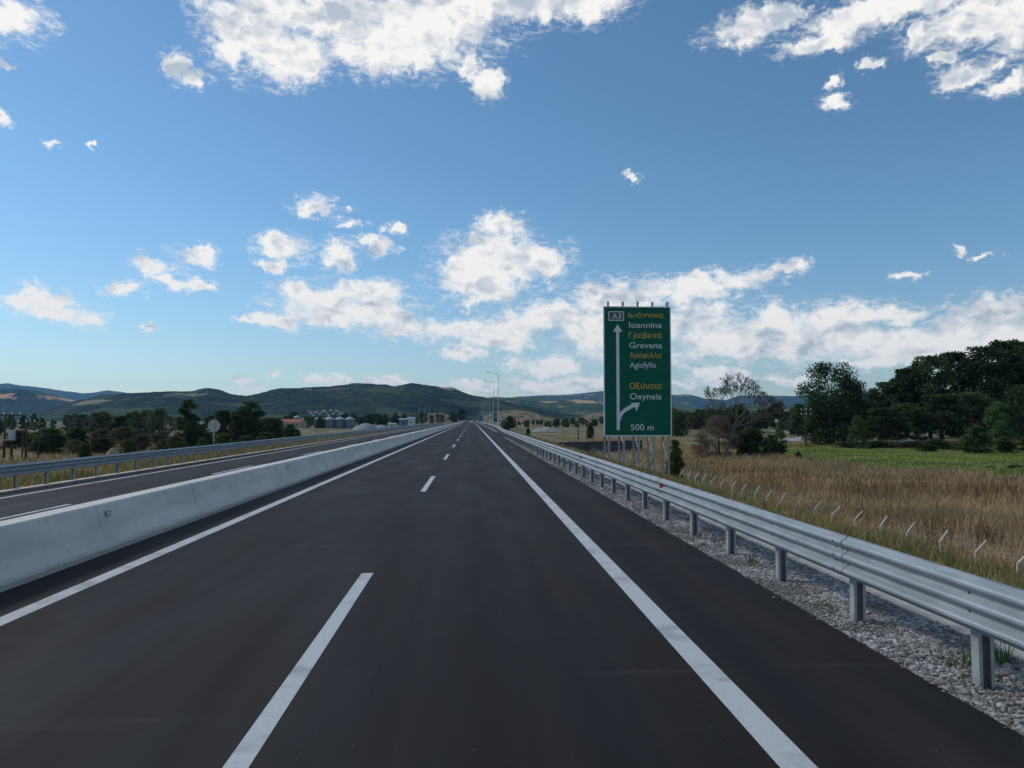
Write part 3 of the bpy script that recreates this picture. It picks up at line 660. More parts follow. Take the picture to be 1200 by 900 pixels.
# ------------------------------------------------------------------ gravel stones
def nz(x, y, s, o=0):
    return np.array([mnoise.noise(Vector((a*s+o, b_*s, o))) for a, b_ in zip(x, y)])
def stones():
    ico = bmesh.new(); bmesh.ops.create_icosphere(ico, subdivisions=1, radius=1); bv = np.array([v.co[:] for v in ico.verts]); bf = np.array([[v.index for v in f.verts] for f in ico.faces]); ico.free()
    octv = np.array([(1, 0, 0), (-1, 0, 0), (0, 1, 0), (0, -1, 0), (0, 0, 1), (0, 0, -1)], float); octf = np.array([(0, 2, 4), (2, 1, 4), (1, 3, 4), (3, 0, 4), (2, 0, 5), (1, 2, 5), (3, 1, 5), (0, 3, 5)])
    VV = []; FF = []; off = 0
    for (ya, yb, per, bV, bF, x0, x1, s0, s1, z0) in ((3, 13, 1700, bv, bf, 3.84, 5.08, .007, .027, -.03), (13, 32, 620, octv, octf, 3.84, 5.08, .014, .036, -.03), (32, 92, 150, octv, octf, 3.84, 5.08, .025, .06, -.03), (3, 26, 60, octv, octf, 3.70, 3.86, .006, .015, .002)):
        N = int((yb-ya)*(x1-x0)*per)
        y = rng.uniform(ya, yb, N); x = rng.uniform(x0, x1, N)
        if x0 < 3.8: x = x1-np.abs(rng.normal(0, .05, N))
        nn_ = nz(x, y, 1.6, 2)
        s = (s0+(s1-s0)*rng.uniform(0, 1, N)**1.6)*rng.uniform(.7, 1.2, N)*np.clip(1.0+nn_*1.1, .45, 1.4)
        nv = len(bV); v = np.repeat(bV[None], N, 0)*(1+rng.uniform(-.38, .38, (N, nv, 3)))
        v = v*s[:, None, None]*np.stack([rng.uniform(.8, 1.5, N), rng.uniform(.8, 1.5, N), rng.uniform(.45, .9, N)], -1)[:, None, :]
        a = rng.uniform(0, 6.28, N); ca, sa = np.cos(a)[:, None], np.sin(a)[:, None]
        vx = v[..., 0]*ca-v[..., 1]*sa; vy = v[..., 0]*sa+v[..., 1]*ca
        v = np.stack([vx+x[:, None], vy+y[:, None], v[..., 2]+z0+s[:, None]*.35], -1)
        f = bF[None]+(np.arange(N)*nv)[:, None, None]+off
        VV.append(v.reshape(-1, 3)); FF.append(f.reshape(-1, 3)); off += N*nv
    return np.concatenate(VV), np.concatenate(FF)
def stone_mat():
    m = bpy.data.materials.new('loose stones'); m.use_nodes = True; t = m.node_tree; b = NB(t); pr = t.nodes['Principled BSDF']
    g = t.nodes.new('ShaderNodeNewGeometry'); r_ = g.outputs['Random Per Island']
    cr = t.nodes.new('ShaderNodeValToRGB'); t.links.new(r_, cr.inputs[0]); e = cr.color_ramp.elements
    e[0].position = 0; e[0].color = (.10, .10, .105, 1); e[1].position = 1; e[1].color = (.44, .44, .43, 1)
    for p_, c_ in ((.35, (.20, .195, .19, 1)), (.7, (.30, .29, .27, 1)), (.88, (.38, .38, .39, 1))):
        x = e.new(p_); x.color = c_
    co = t.nodes.new('ShaderNodeTexCoord').outputs['Object']
    c = b.mul(cr.outputs[0], b.mix(b.mr(b.noise(co, 1.2, 4, .6), .35, .65), (.70, .66, .62, 1), (1.1, 1.1, 1.12, 1)))
    b._in(pr.inputs['Base Color'], c); pr.inputs['Roughness'].default_value = .85; return m
V_, F_ = stones(); tag(link('gravel', mesh_np('gravel', V_, F_, stone_mat())), kind='stuff', label='grey crushed stone gravel under the right guardrail', cat='gravel')

# ------------------------------------------------------------------ grasses
def blades(x, y, h, wd, lean=.3, seg=1):
    N = len(x); z = gz(x, y)-.03; a = rng.uniform(0, 6.28, N); l = rng.normal(0, lean, (N, 2))*h[:, None]
    ca, sa = np.cos(a)*wd/2, np.sin(a)*wd/2
    p0 = np.stack([x-ca, y-sa, z], -1); p1 = np.stack([x+ca, y+sa, z], -1)
    mx_, my_, mz_ = x+l[:, 0]*.35, y+l[:, 1]*.35, z+h*.6
    p2 = np.stack([mx_+ca*.8, my_+sa*.8, mz_], -1); p3 = np.stack([mx_-ca*.8, my_-sa*.8, mz_], -1)
    p4 = np.stack([x+l[:, 0], y+l[:, 1], z+h], -1)
    V = np.stack([p0, p1, p2, p3, p4], 1).reshape(-1, 3); b0 = (np.arange(N)*5)[:, None]
    F = np.concatenate([b0+np.array([[0, 1, 2]]), b0+np.array([[0, 2, 3]]), b0+np.array([[3, 2, 4]])], 0)
    return V, F
def grass_mat(name, cols, trans=.3):
    m = bpy.data.materials.new(name); m.use_nodes = True; t = m.node_tree; b = NB(t); pr = t.nodes['Principled BSDF']
    g = t.nodes.new('ShaderNodeNewGeometry'); cr = t.nodes.new('ShaderNodeValToRGB'); t.links.new(g.outputs['Random Per Island'], cr.inputs[0])
    e = cr.color_ramp.elements; e[0].color = (*cols[0], 1); e[1].color = (*cols[-1], 1)
    for i, c_ in enumerate(cols[1:-1]): x = e.new((i+1)/(len(cols)-1)); x.color = (*c_, 1)
    co = t.nodes.new('ShaderNodeTexCoord').outputs['Object']
    c = b.mul(cr.outputs[0], b.mix(b.mr(b.noise(co, .22, 4, .6), .35, .65), (.68, .72, .70, 1), (1.2, 1.1, 1.0, 1)))
    b._in(pr.inputs['Base Color'], c); pr.inputs['Roughness'].default_value = .8; pr.inputs['Specular IOR Level'].default_value = .2
    tr = t.nodes.new('ShaderNodeBsdfTranslucent'); b._in(tr.inputs[0], c); ms = t.nodes.new('ShaderNodeMixShader'); ms.inputs[0].default_value = trans
    t.links.new(pr.outputs[0], ms.inputs[1]); t.links.new(tr.outputs[0], ms.inputs[2]); t.links.new(ms.outputs[0], t.nodes['Material Output'].inputs[0])
    return m
def scatter(N, xa, xb, ya, yb, pw=1.0):
    "more of them near, fewer far"
    t = rng.uniform(0, 1, N); y = ya*((yb/ya)**(t**pw)); x = rng.uniform(xa, xb, N); return x, y
G_OLIVE = grass_mat('olive verge grass', [(.12, .13, .045), (.20, .19, .07), (.31, .26, .12), (.40, .33, .17)])
G_TAN = grass_mat('dry straw grass', [(.25, .18, .10), (.36, .27, .155), (.46, .36, .22), (.54, .45, .30)])
G_BROWN = grass_mat('brown seed stalks', [(.09, .052, .028), (.17, .10, .050), (.27, .17, .085), (.38, .26, .14)])
G_GREEN = grass_mat('fresh green weeds', [(.06, .12, .025), (.09, .16, .03), (.13, .19, .05)])
x, y = scatter(130000, 5.4, 18.5, 2.5, 130); k_ = nz(x, y, .35) > -.25; x, y = x[k_], y[k_]
V_, F_ = blades(x, y, rng.uniform(.12, .5, len(x))*np.clip(.5+(x-5.4)/5, .5, 1.1), .012+y*.0007, .35)
tag(link('verge_grass', mesh_np('verge_grass', V_, F_, G_OLIVE)), 'olive and straw verge grass on the bank behind the right guardrail', 'grass', kind='stuff')
x, y = scatter(270000, 17, 100, 12, 190, .9); x = 17+(x-17)*np.clip(y/110, .42, 1); n_ = nz(x, y, .09, 3)
md_ = (y-(54-x)*1.15 > 60) & (y+.8*x < 208) & (x > 42)
soil = (x < 28) & (y < 46) & (x > 18.8)
k_ = (~md_) & (n_+rng.uniform(-.35, .35, len(x)) > np.where(soil, .12, -.32)) & ~((x > 45) & (y+.8*x > 212)); x, y = x[k_], y[k_]
V_, F_ = blades(x, y, rng.uniform(.25, .95, len(x)), .015+y*.0006, .32)
tag(link('dry_grass', mesh_np('dry_grass', V_, F_, G_TAN)), 'straw coloured dry grass filling the field right of the sign', 'grass', kind='stuff')
x, y = scatter(42000, 19, 90, 28, 135, .9); x = 19+(x-19)*np.clip(y/100, .28, 1); n_ = nz(x, y, .13, 9)*.7+nz(x, y, .9, 4)*.5
md_ = (y-(54-x)*1.15 > 58) & (x > 42); k_ = (~md_) & (n_+rng.uniform(-.12, .12, len(x)) > np.where((x < 28) & (y < 46), .24, .07)); x, y = x[k_], y[k_]
V_, F_ = blades(x, y, rng.uniform(.45, 1.35, len(x))*np.clip(1.25-(y-(54-x)*1.15)/110, .5, 1), .03+y*.0005, .13)
tag(link('seed_stalks', mesh_np('seed_stalks', V_, F_, G_BROWN)), 'tall rust brown seed stalks standing in the dry field', 'weeds', kind='stuff')
x, y = scatter(70000, -60, -17.4, 14, 170, .9); x = -17.4+(x+17.4)*np.clip(y/90, .3, 1); 
V_, F_ = blades(x, y, rng.uniform(.12, .5, len(x)), .014+y*.0009, .3)
tag(link('verge_grass', mesh_np('verge_grass', V_, F_, G_OLIVE)), 'yellow green grass behind the guardrail of the opposite carriageway', 'grass', kind='stuff')
x, y = scatter(45000, -170, -30, 60, 230, 1); V_, F_ = blades(x, y, rng.uniform(.3, .8, len(x)), .02+y*.001, .25)
tag(link('dry_grass', mesh_np('dry_grass', V_, F_, G_TAN)), 'pale dry grass around the poles and scrub at far left', 'grass', kind='stuff')
G_MEADOW = grass_mat('meadow grass', [(.12, .18, .045), (.17, .24, .06), (.23, .29, .08), (.29, .29, .12)])
x, y = scatter(60000, 42, 110, 66, 160, 1); md_ = (y-(54-x)*1.15 > 59) & (y+.8*x < 212); x, y = x[md_], y[md_]
V_, F_ = blades(x, y, rng.uniform(.10, .32, len(x))*(1+.8*nz(x, y, .12, 5)), .05+y*.0006, .3)
tag(link('meadow_grass', mesh_np('meadow_grass', V_, F_, G_MEADOW)), 'short green meadow grass before the dark grove', 'grass', kind='stuff')
# small green tufts in the gravel
for (u_, v_, nb, hh, lb) in ((1138, 780, 60, .30, 'upright green weed just left of the nearest guardrail post'), (1172, 775, 60, .34, 'bright green weed just right of the nearest guardrail post'), (1118, 778, 26, .15, 'low weed in the gravel, left of the upright green weed'),
                             (966, 708, 50, .10, 'low yellowish tuft in the gravel between the second and third nearest posts'), (882, 658, 60, .14, 'small dull tuft in the gravel under the third visible guardrail post'), (1197, 800, 30, .2, 'green weed at the right edge beside the nearest guardrail post')):
    d_ = ray(u_, v_); s_ = CAM_Z/-d_.z; cx, cy = d_.x*s_, d_.y*s_
    cx = min(max(cx, 4.0), 5.02)
    N = nb; x = cx+rng.normal(0, .045, N); y = cy+rng.normal(0, .07, N)
    h = rng.uniform(.4, 1, N)*hh; a = rng.uniform(0, 6.28, N); l = rng.normal(0, .28, (N, 2))*h[:, None]; wd = .010
    ca, sa = np.cos(a)*wd/2, np.sin(a)*wd/2; z = np.full(N, -.03)
    V_ = np.stack([np.stack([x-ca, y-sa, z], -1), np.stack([x+ca, y+sa, z], -1), np.stack([x+l[:, 0], y+l[:, 1], z+h], -1)], 1).reshape(-1, 3)
    tag(link('weed', mesh_np('weed', V_, np.arange(N*3).reshape(-1, 3), G_GREEN)), lb, 'weed', 'green weeds in the gravel shoulder')

# ------------------------------------------------------------------ trees
def leaves(pts, size, tilt=.6):
    N = len(pts); s = size*rng.uniform(.55, 1.25, N)
    n_ = rng.normal(0, 1, (N, 3)); n_[:, 2] = np.abs(n_[:, 2])+tilt; n_ /= np.linalg.norm(n_, axis=1)[:, None]
    r_ = rng.normal(0, 1, (N, 3)); a = np.cross(n_, r_); a /= np.linalg.norm(a, axis=1)[:, None]; b_ = np.cross(n_, a)
    a *= s[:, None]; b_ *= (s*.6)[:, None]
    V = np.stack([pts-a, pts-b_, pts+a, pts+b_], 1).reshape(-1, 3)
    return V, np.arange(N*4).reshape(-1, 4)
def branchy(mb, p, d, L, r, depth, ends, rs, spread=.55, up=.25, n=6, k=3, keep=.62):
    steps = 2 if depth > 0 else 1; r = max(r, .022)
    q = p.copy()
    for i in range(steps):
        d = (d+Vector((rs.gauss(0, .13), rs.gauss(0, .13), rs.gauss(0, .06)+up*.12))).normalized()
        q2 = q+d*(L/steps); r2 = r*(.82 if steps == 2 else .5)
        mb.tube(q, q2, r, r2, n, 0, False); q, r = q2, r2
        if depth > 0 and i == 0: ends.append((q.copy(), L*.5))
    if depth == 0: ends.append((q, L)); return
    for j in range(k):
        ax = Vector((rs.gauss(0, 1), rs.gauss(0, 1), rs.gauss(0, 1)*.5+up)); nd2 = (d+ax.normalized()*spread*rs.uniform(.7, 1.4)).normalized()
        branchy(mb, q, nd2, L*keep*rs.uniform(.8, 1.2), r*.68, depth-1, ends, rs, spread, up, max(4, n-1), k, keep)
def make_tree(seed, H=12, Wd=8, base=.15, kind='broad', leafm='leaf_dark', nclump=46, nleaf=7000, leaf=.26):
    rs = random.Random(seed); mb = MB(); ends = []
    tr = H*.022+.03
    mb.tube((0, 0, -.4), (rs.uniform(-.1, .1), 0, H*base+.3), tr*1.5, tr*1.05, 8, 0, False)
    top = Vector((0, 0, H*base+.2))
    for j in range(5):
        a = j*1.256+rs.uniform(-.4, .4); el = rs.uniform(.5, 1.2)
        dr = Vector((math.cos(a)*math.cos(el), math.sin(a)*math.cos(el), math.sin(el)))
        branchy(mb, top, dr, H*.26, tr*.6, 2, ends, rs, .6, .3, 5, 3)
    mb.tube(top, (rs.uniform(-.3, .3), rs.uniform(-.3, .3), H*.82), tr*.95, tr*.2, 6, 0, False)
    # clumps fill the crown's volume
    C = []
    for i in range(nclump):
        a = rs.uniform(0, 6.283); t = rs.random()
        if kind == 'broad': z = base+(1-base)*(.03+.95*t); w_ = math.sin(math.pi*min(.97, (.14+.80*t)))**.55
        elif kind == 'tall': z = base*.5+(1-base*.5)*(.02+.96*t); w_ = (1-t)**.55*.95+.14
        else: z = .06+.86*t; w_ = (1-t**2.2)**.5
        rr = Wd/2*w_*math.sqrt(rs.uniform(.15, 1))*rs.uniform(.72, 1.06)
        C.append((rr*math.cos(a), rr*math.sin(a), z*H, rs.uniform(.55, 1.25)))
    C = np.array(C); per = nleaf//nclump; P_ = []
    cs = Wd*.115
    for cx, cy, cz, sc in C:
        k2 = int(per*sc*sc); g = rng.normal(0, 1, (k2, 3)); g /= np.linalg.norm(g, axis=1)[:, None]; g *= (rng.uniform(.25, 1, k2)**.45)[:, None]
        # lumpy surface
        P_.append(np.array([cx, cy, cz])+g*np.array([1.15, 1.15, .72])*cs*sc*(1+.25*rng.normal(0, 1, (k2, 1))))
    P_ = np.concatenate(P_); P_[:, 2] = np.minimum(P_[:, 2], H*1.0+rng.uniform(-.3, .1, len(P_))); P_ = P_[P_[:, 2] > .05*H*(kind != 'bush')]
    V, F = leaves(P_, leaf)
    return mb.mesh('trunk', [M['bark']], True, False), mesh_np('crown', V, F, M[leafm])
LIB = {
 'a': make_tree(1, 12, 10, .10, 'broad', 'leaf_dark', 110, 14000, .25),
 'b': make_tree(2, 12, 8, .12, 'broad', 'leaf_dark', 90, 11000, .24),
 'c': make_tree(3, 12, 7, .10, 'tall', 'leaf_dark', 50, 8000, .24),
 'd': make_tree(4, 12, 9, .06, 'broad', 'leaf_mid', 80, 9500, .24),
 'e': make_tree(5, 12, 9, .05, 'bush', 'leaf_mid', 80, 12000, .27),
 'f': make_tree(6, 12, 10, .02, 'bush', 'leaf_light', 70, 10500, .27),
 'g': make_tree(7, 12, 12, .02, 'bush', 'leaf_olive', 80, 10500, .28),
 'h': make_tree(8, 12, 11, .07, 'broad', 'leaf_dark', 130, 17000, .20),
 'i': make_tree(9, 12, 14, .02, 'bush', 'leaf_dark', 100, 15000, .32),
 't': make_tree(10, 12, 10, .05, 'bush', 'twig', 90, 14000, .17),
}
def tree(key, X, Y, H, wid=None, label=None, group=None, name='tree', cat='tree', z=None, sink=0):
    tm, cm = LIB[key]; z = float(gz(X, Y)) if z is None else z
    root = empty(name, (X, Y, z-sink), random.uniform(0, 6.28)); s = H/12; wx = s if wid is None else wid
    root.scale = (wx, wx, s)
    if H > 3.5 and key not in 'fgit': link('trunk', tm, root)
    else: link('stem', tm, root)
    link('crown', cm, root); tag(root, label, cat, group); return root
def tree_px(key, u, vtop, Y, wpx, label, group=None, name='tree', cat='tree', z=None):
    "wpx: crown width as it shows from the road, turned into metres at distance Y"
    p = at(u, vtop, Y); g = float(gz(p.x, Y)) if z is None else z
    H = p.z-g; basew = {'a': 10, 'b': 8, 'c': 7, 'd': 9, 'e': 9, 'f': 10, 'g': 12, 'h': 11, 'i': 14, 't': 10}[key]
    return tree(key, p.x, Y, H, (wpx*Y/F_PX)/basew/1.08, label, group, name, cat, g)
GR = 'trees of the dark grove at right'
tree_px('h', 973, 425, 150, 80, 'broad dark tree standing at the left end of the grove, gaps in its crown', GR)
tree_px('i', 968, 470, 151, 62, 'dense lower skirt of foliage under the broad grove-end tree', GR)
tree_px('h', 996, 446, 153, 54, 'lower dark tree tucked against the broad tree at the grove end', GR)
GROVE = [('d', 1014, 470, 150, 36, 'low dark tree filling the dip right of the broad grove-end tree'), ('a', 1040, 448, 160, 64, 'first tree of the tall grove, its left shoulder below the skyline step'),
 ('b', 1062, 432, 160, 50, 'dark grove tree with a small crown poking out at the grove left shoulder'), ('a', 1088, 418, 158, 70, 'tall dark grove tree where the skyline starts to climb'),
 ('c', 1072, 422, 170, 34, 'narrow tree spire showing over the grove left shoulder'), ('b', 1118, 413, 164, 62, 'dark tree in the middle of the grove skyline'), ('a', 1150, 407, 160, 74, 'wide dark grove tree beneath the high part of the skyline'),
 ('b', 1180, 399, 166, 64, 'highest tree of the grove near the right picture edge'), ('a', 1212, 402, 162, 72, 'dark grove tree cut by the right picture edge'),
 ('d', 1060, 472, 142, 64, 'lower front tree at the left of the dark grove'), ('b', 1102, 462, 140, 70, 'lower front tree at the centre of the dark grove'), ('d', 1138, 458, 142, 70, 'shadowy front tree left of the pale bushes'), ('i', 1200, 450, 140, 80, 'dense dark growth behind the pale round tree'),
 ('b', 1030, 478, 140, 40, 'short dark tree at grove foot above the parked cars')]
for g_ in GROVE: tree_px(*g_, group=GR)
for j in range(9):
    tree('ab'[j % 2], 128+j*9+random.uniform(-2, 2), 155+random.uniform(-14, 18), random.uniform(20, 24), label=f'dark grove tree beyond the right picture edge, {ORDW[j]} outwards', group='grove trees outside the picture')
tree_px('f', 1170, 470, 120, 40, 'pale green round tree in front of the dark grove', 'light bushes before the grove')
tree_px('e', 1142, 498, 112, 42, 'mid green bush left of the pale round tree', 'light bushes before the grove', 'bush', 'bush')
tree_px('f', 1004, 486, 132, 26, 'small light green tree beside the broad grove-end tree', 'light bushes before the grove')
tree_px('e', 1178, 512, 112, 26, 'small green bush under the pale round tree', 'light bushes before the grove', 'bush', 'bush')
HG = 'low scrub along the meadow edge'
for (k_, u_, v_, Y_, w_, lb) in (('g', 990, 517, 138, 34, 'low olive scrub at the foot of the broad grove-end tree'), ('e', 1030, 516, 134, 44, 'green scrub left of the white van at the grove foot'), ('g', 1070, 517, 130, 46, 'low scrub in front of the grove between the two parked cars'),
      ('e', 1100, 514, 126, 44, 'green scrub mound before the grove centre'), ('g', 1128, 517, 120, 40, 'olive scrub left of the mid green bush'), ('e', 1212, 508, 112, 40, 'green scrub at the right picture edge'),
      ('g', 948, 522, 140, 22, 'small scrub at the foot of the wooden pole'), ('i', 1085, 520, 118, 30, 'dark low bush on the upper meadow edge')):
    tree_px(k_, u_, v_, Y_, w_, lb, HG, 'bush', 'bush')
for (u_, v_, Y_, w_, lb) in ((912, 518, 102, 20, 'light green weed clump left end of the meadow'), (936, 529, 96, 10, 'small round green tuft where dry field meets meadow'), (950, 536, 88, 14, 'low dark tuft on the near meadow edge'),
      (1192, 545, 74, 28, 'dark green tuft on the near meadow edge at the right'), (1160, 546, 76, 18, 'second dark tuft on the near meadow edge from the right')):
    tree_px('e', u_, v_, Y_, w_, lb, 'tufts on the meadow edge', 'bush', 'bush')
tree_px('i', 882, 501, 100, 48, 'dense dark green bush right of the bare tree', None, 'bush', 'bush')
tree_px('f', 914, 492, 104, 18, 'narrow bright green bush beside the dense dark bush', None, 'bush', 'bush')
tree_px('e', 903, 508, 101, 20, 'rounded green bush between the dark bush and the bright narrow one', None, 'bush', 'bush')
tree_px('b', 864, 478, 118, 34, 'dark leafy tree behind the bare leaning tree', None)
tree_px('e', 790, 513, 62, 24, 'green bush behind the right supports of the big sign', None, 'bush', 'bush')
tree_px('t', 842, 484, 100, 50, 'brown leafless thicket at the left foot of the bare tree', None, 'bush', 'bush')
tree_px('t', 822, 503, 96, 30, 'low reddish brown brushwood left of the leafless thicket', None, 'bush', 'bush')

# bare leaning tree
def bare_tree():
    p = at(846, 532, 98); g = float(gz(p.x, 98)); root = empty('bare_tree', (p.x, 98, g)); tag(root, 'bare grey tree leaning right with fan of fine twigs', 'tree')
    mb = MB(); ends = []; rs = random.Random(5)
    H = at(870, 442, 98).z-g
    a = Vector((0, 0, -.3)); b_ = Vector((1.1, 0, H*.22)); c = Vector((1.75, .1, H*.38)); d = Vector((2.1, 0, H*.48))
    mb.tube(a, b_, .26, .22, 9, 0, False); mb.tube(b_, c, .22, .18, 9, 0, False); mb.tube(c, d, .18, .14, 8, 0, False)
    mb.build('trunk', [M['bare']], root, True, False)
    spec = [(d, (-.55, .2, 1), .27), (d, (-.15, -.3, 1), .30), (d, (.35, .2, 1), .28), (d, (-.95, .1, .75), .26), (d, (.8, .2, .8), .27), (c, (-1.1, -.3, .7), .24), (c, (1, -.1, .30), .36), (b_, (1, .2, .5), .34), (c, (1, .4, .6), .30), (b_, (-.8, .2, .8), .18), (d, (-.3, .5, .8), .24), (d, (.5, -.6, .8), .24)]
    for j, (o_, dr, L) in enumerate(spec):
        mb = MB(); branchy(mb, o_.copy(), Vector(dr).normalized(), H*L*.72, .075, 5, ends, rs, .50, .22, 4, 3, .66); mb.build('limb', [M['bare']], root, True, False)
bare_tree()

# left side trees
GL = 'trees beyond the opposite carriageway'
for (k_, u_, v_, Y_, w_, lb) in (('e', 60, 500, 115, 46, 'big dark bush right of the wooden poles'), ('i', 42, 506, 118, 26, 'dark bush low behind the wooden poles'), ('d', 118, 482, 190, 34, 'green rounded tree left of the pale leafless trees'), ('e', 140, 486, 185, 34, 'green tree second in the left belt'),
      ('d', 165, 480, 180, 34, 'dull green tree left of the tall dark conifer shape'), ('d', 186, 478, 175, 30, 'tree just left of the tall dark tree beside the round sign'), ('c', 221, 468, 130, 40, 'tall dark conical tree left of the round sign back'),
      ('i', 226, 494, 128, 36, 'dark undergrowth under the tall conical tree'), ('b', 262, 481, 150, 30, 'dark tree between the round sign and the second tall tree'), ('a', 293, 471, 150, 36, 'second tall dark tree right of the round sign'),
      ('i', 318, 489, 160, 38, 'dark spreading bush right of the second tall tree'), ('e', 342, 496, 175, 28, 'low bush before the red roofed shed'), ('b', 278, 486, 146, 22, 'narrow dark tree leaning on the second tall tree')):
    tree_px(k_, u_, v_, Y_, w_, lb, GL, 'tree' if 'tree' in lb.split(' ')[0:6] or 'tree' in lb else 'bush', 'tree' if 'bush' not in lb and 'undergrowth' not in lb else 'bush')
for (k_, u_, v_, Y_, w_, lb) in (('g', 88, 515, 110, 26, 'pale olive shrub right of the big dark bush'), ('g', 165, 508, 120, 36, 'olive shrub under the green belt trees'), ('f', 262, 507, 110, 26, 'yellow green shrub behind the round sign'), ('f', 238, 512, 108, 20, 'light shrub left of the round sign post'),
      ('e', 290, 509, 112, 30, 'green shrub below the second tall tree'), ('g', 205, 510, 110, 30, 'olive shrub left foot of the conical tree'), ('i', 118, 512, 112, 34, 'low dark shrub behind the hay mound'), ('f', 150, 513, 105, 24, 'light green shrub right of the hay mound'), ('g', 190, 514, 104, 24, 'small olive shrub before the belt'), ('i', 100, 520, 96, 18, 'dark little shrub at the ditch left of the hay mound')):
    tree_px(k_, u_, v_, Y_, w_, lb, 'shrubs beyond the opposite carriageway', 'bush', 'bush')
for i in range(13):
    u_ = 20+i*24+random.uniform(-7, 7); Y_ = random.uniform(125, 160); p = at(u_, 500, Y_); k_ = random.choice('eigg')
    tree(k_, p.x, Y_, random.uniform(2.2, 3.8), random.uniform(.38, .55), f'low dark shrub below the left tree belt, {ORDW[i]} from the left', 'undergrowth shrubs below the left tree belt', 'bush', 'bush')
# leafless pale trees on the left
def bare_small(u_, vtop, Y_, lb, seed):
    p = at(u_, vtop, Y_); g = float(gz(p.x, Y_)); H = p.z-g; root = empty('bare_tree', (p.x, Y_, g)); tag(root, lb, 'tree', 'leafless trees in the left belt')
    mb = MB(); ends = []; rs = random.Random(seed); mb.tube((0, 0, -.3), (0, 0, H*.3), .14, .11, 6, 0, False); mb.build('trunk', [M['bare']], root, True, False)
    mb = MB()
    for j in range(5): branchy(mb, Vector((0, 0, H*.28)), Vector((rs.uniform(-.5, .5), rs.uniform(-.5, .5), 1)).normalized(), H*.26, .07, 3, ends, rs, .5, .35, 4, 3, .68)
    mb.build('branches', [M['bare']], root, True, False)
bare_small(84, 484, 150, 'leafless grey tree behind the big dark bush at left', 3); bare_small(176, 484, 140, 'leafless tree in front of the dull green belt trees', 8); bare_small(100, 486, 160, 'second leafless grey tree behind the big dark bush', 12)
bare_small(196, 484, 138, 'thin leafless tree just left of the tall conical tree', 15)
# hay mound
def mound(name, u_, v_, Y_, wpx, hpx, m, lb, cat):
    p = at(u_, v_, Y_); g = float(gz(p.x, Y_)); R0 = wpx*Y_/F_PX/2; H = hpx*Y_/F_PX; V = []; n, k2 = 28, 10; rs = random.Random(int(u_))
    for j in range(k2+1):
        t = j/k2
        for i in range(n):
            a = 2*math.pi*i/n; rr = R0*(1-t)*(1+.18*mnoise.noise(Vector((math.cos(a)*2+u_, math.sin(a)*2, t*2))))
            V.append((rr*math.cos(a), rr*math.sin(a), -.3+(H+.3)*math.sin(t*math.pi/2)**1.1*(1+.1*mnoise.noise(Vector((a*2, t*5, u_))))))
    F = [(j*n+i, j*n+(i+1) % n, (j+1)*n+(i+1) % n, (j+1)*n+i) for j in range(k2) for i in range(n)]
    o = link(name, mesh_np(name, V, F, m, True)); o.location = (p.x, Y_, g); tag(o, lb, cat)
mound('hay_mound', 133, 526, 103, 22, 12, M['hay'], 'round straw coloured mound among the shrubs at left', 'mound')
mound('gravel_pile', 429, 502, 380, 34, 7, M['rubble'], 'pale grey gravel heap beside the silos', 'gravel pile')
mound('gravel_pile', 447, 502, 400, 26, 5, M['rubble'], 'lower gravel heap right of the pale one by the silos', 'gravel pile')
mound('gravel_pile', 640, 503, 330, 42, 5, M['rubble'], 'low grey gravel bank right of the round road sign', 'gravel pile')

# distant belts: individual trees, each a thing
def belt(n, u0, u1, Y0, Y1, h0, h1, keys, label, group):
    for i in range(n):
        u_ = u0+(u1-u0)*(i+random.uniform(.1, .9))/n; Y_ = random.uniform(Y0, Y1); p = at(u_, 492, Y_)
        tree(random.choice(keys), p.x, Y_, random.uniform(h0, h1), None, f'{label}, {ORDW[i]} from the left', group)
belt(30, -40, 330, 240, 420, 5, 8.5, 'bdeac', 'small dark tree in the distant belt behind the left trees', 'distant belt of trees on the left')
belt(14, 330, 480, 420, 600, 6, 10, 'bdea', 'tiny dark tree around the silos', 'trees around the silos')
belt(22, 395, 545, 640, 1000, 8, 13, 'bdea', 'tiny tree at the foot of the wooded hill behind the road', 'trees at the hill foot')
belt(26, 590, 715, 420, 720, 4, 7, 'bdeag', 'small tree in the distant row left of the big sign', 'distant row of trees left of the sign')
belt(30, 786, 960, 210, 360, 6.5, 10, 'bdeagd', 'dull green tree in the belt behind the bare tree', 'belt of trees behind the bare tree')
belt(14, 930, 1040, 190, 240, 7, 10, 'bdea', 'dark tree seen low behind the broad grove-end tree', 'trees behind the grove end')
tree_px('i', 692, 495, 190, 12, 'lone dark round bush left of the big sign', None, 'bush', 'bush')
tree_px('i', 619, 501, 150, 7, 'small dark bush under the round road sign', None, 'bush', 'bush')
tree_px('i', 597, 487, 420, 12, 'dark bush on the tan slope right of the lamp posts', None, 'bush', 'bush')
tree_px('e', 593, 493, 330, 12, 'green bush below the tan slope right of the lamp posts', None, 'bush', 'bush')

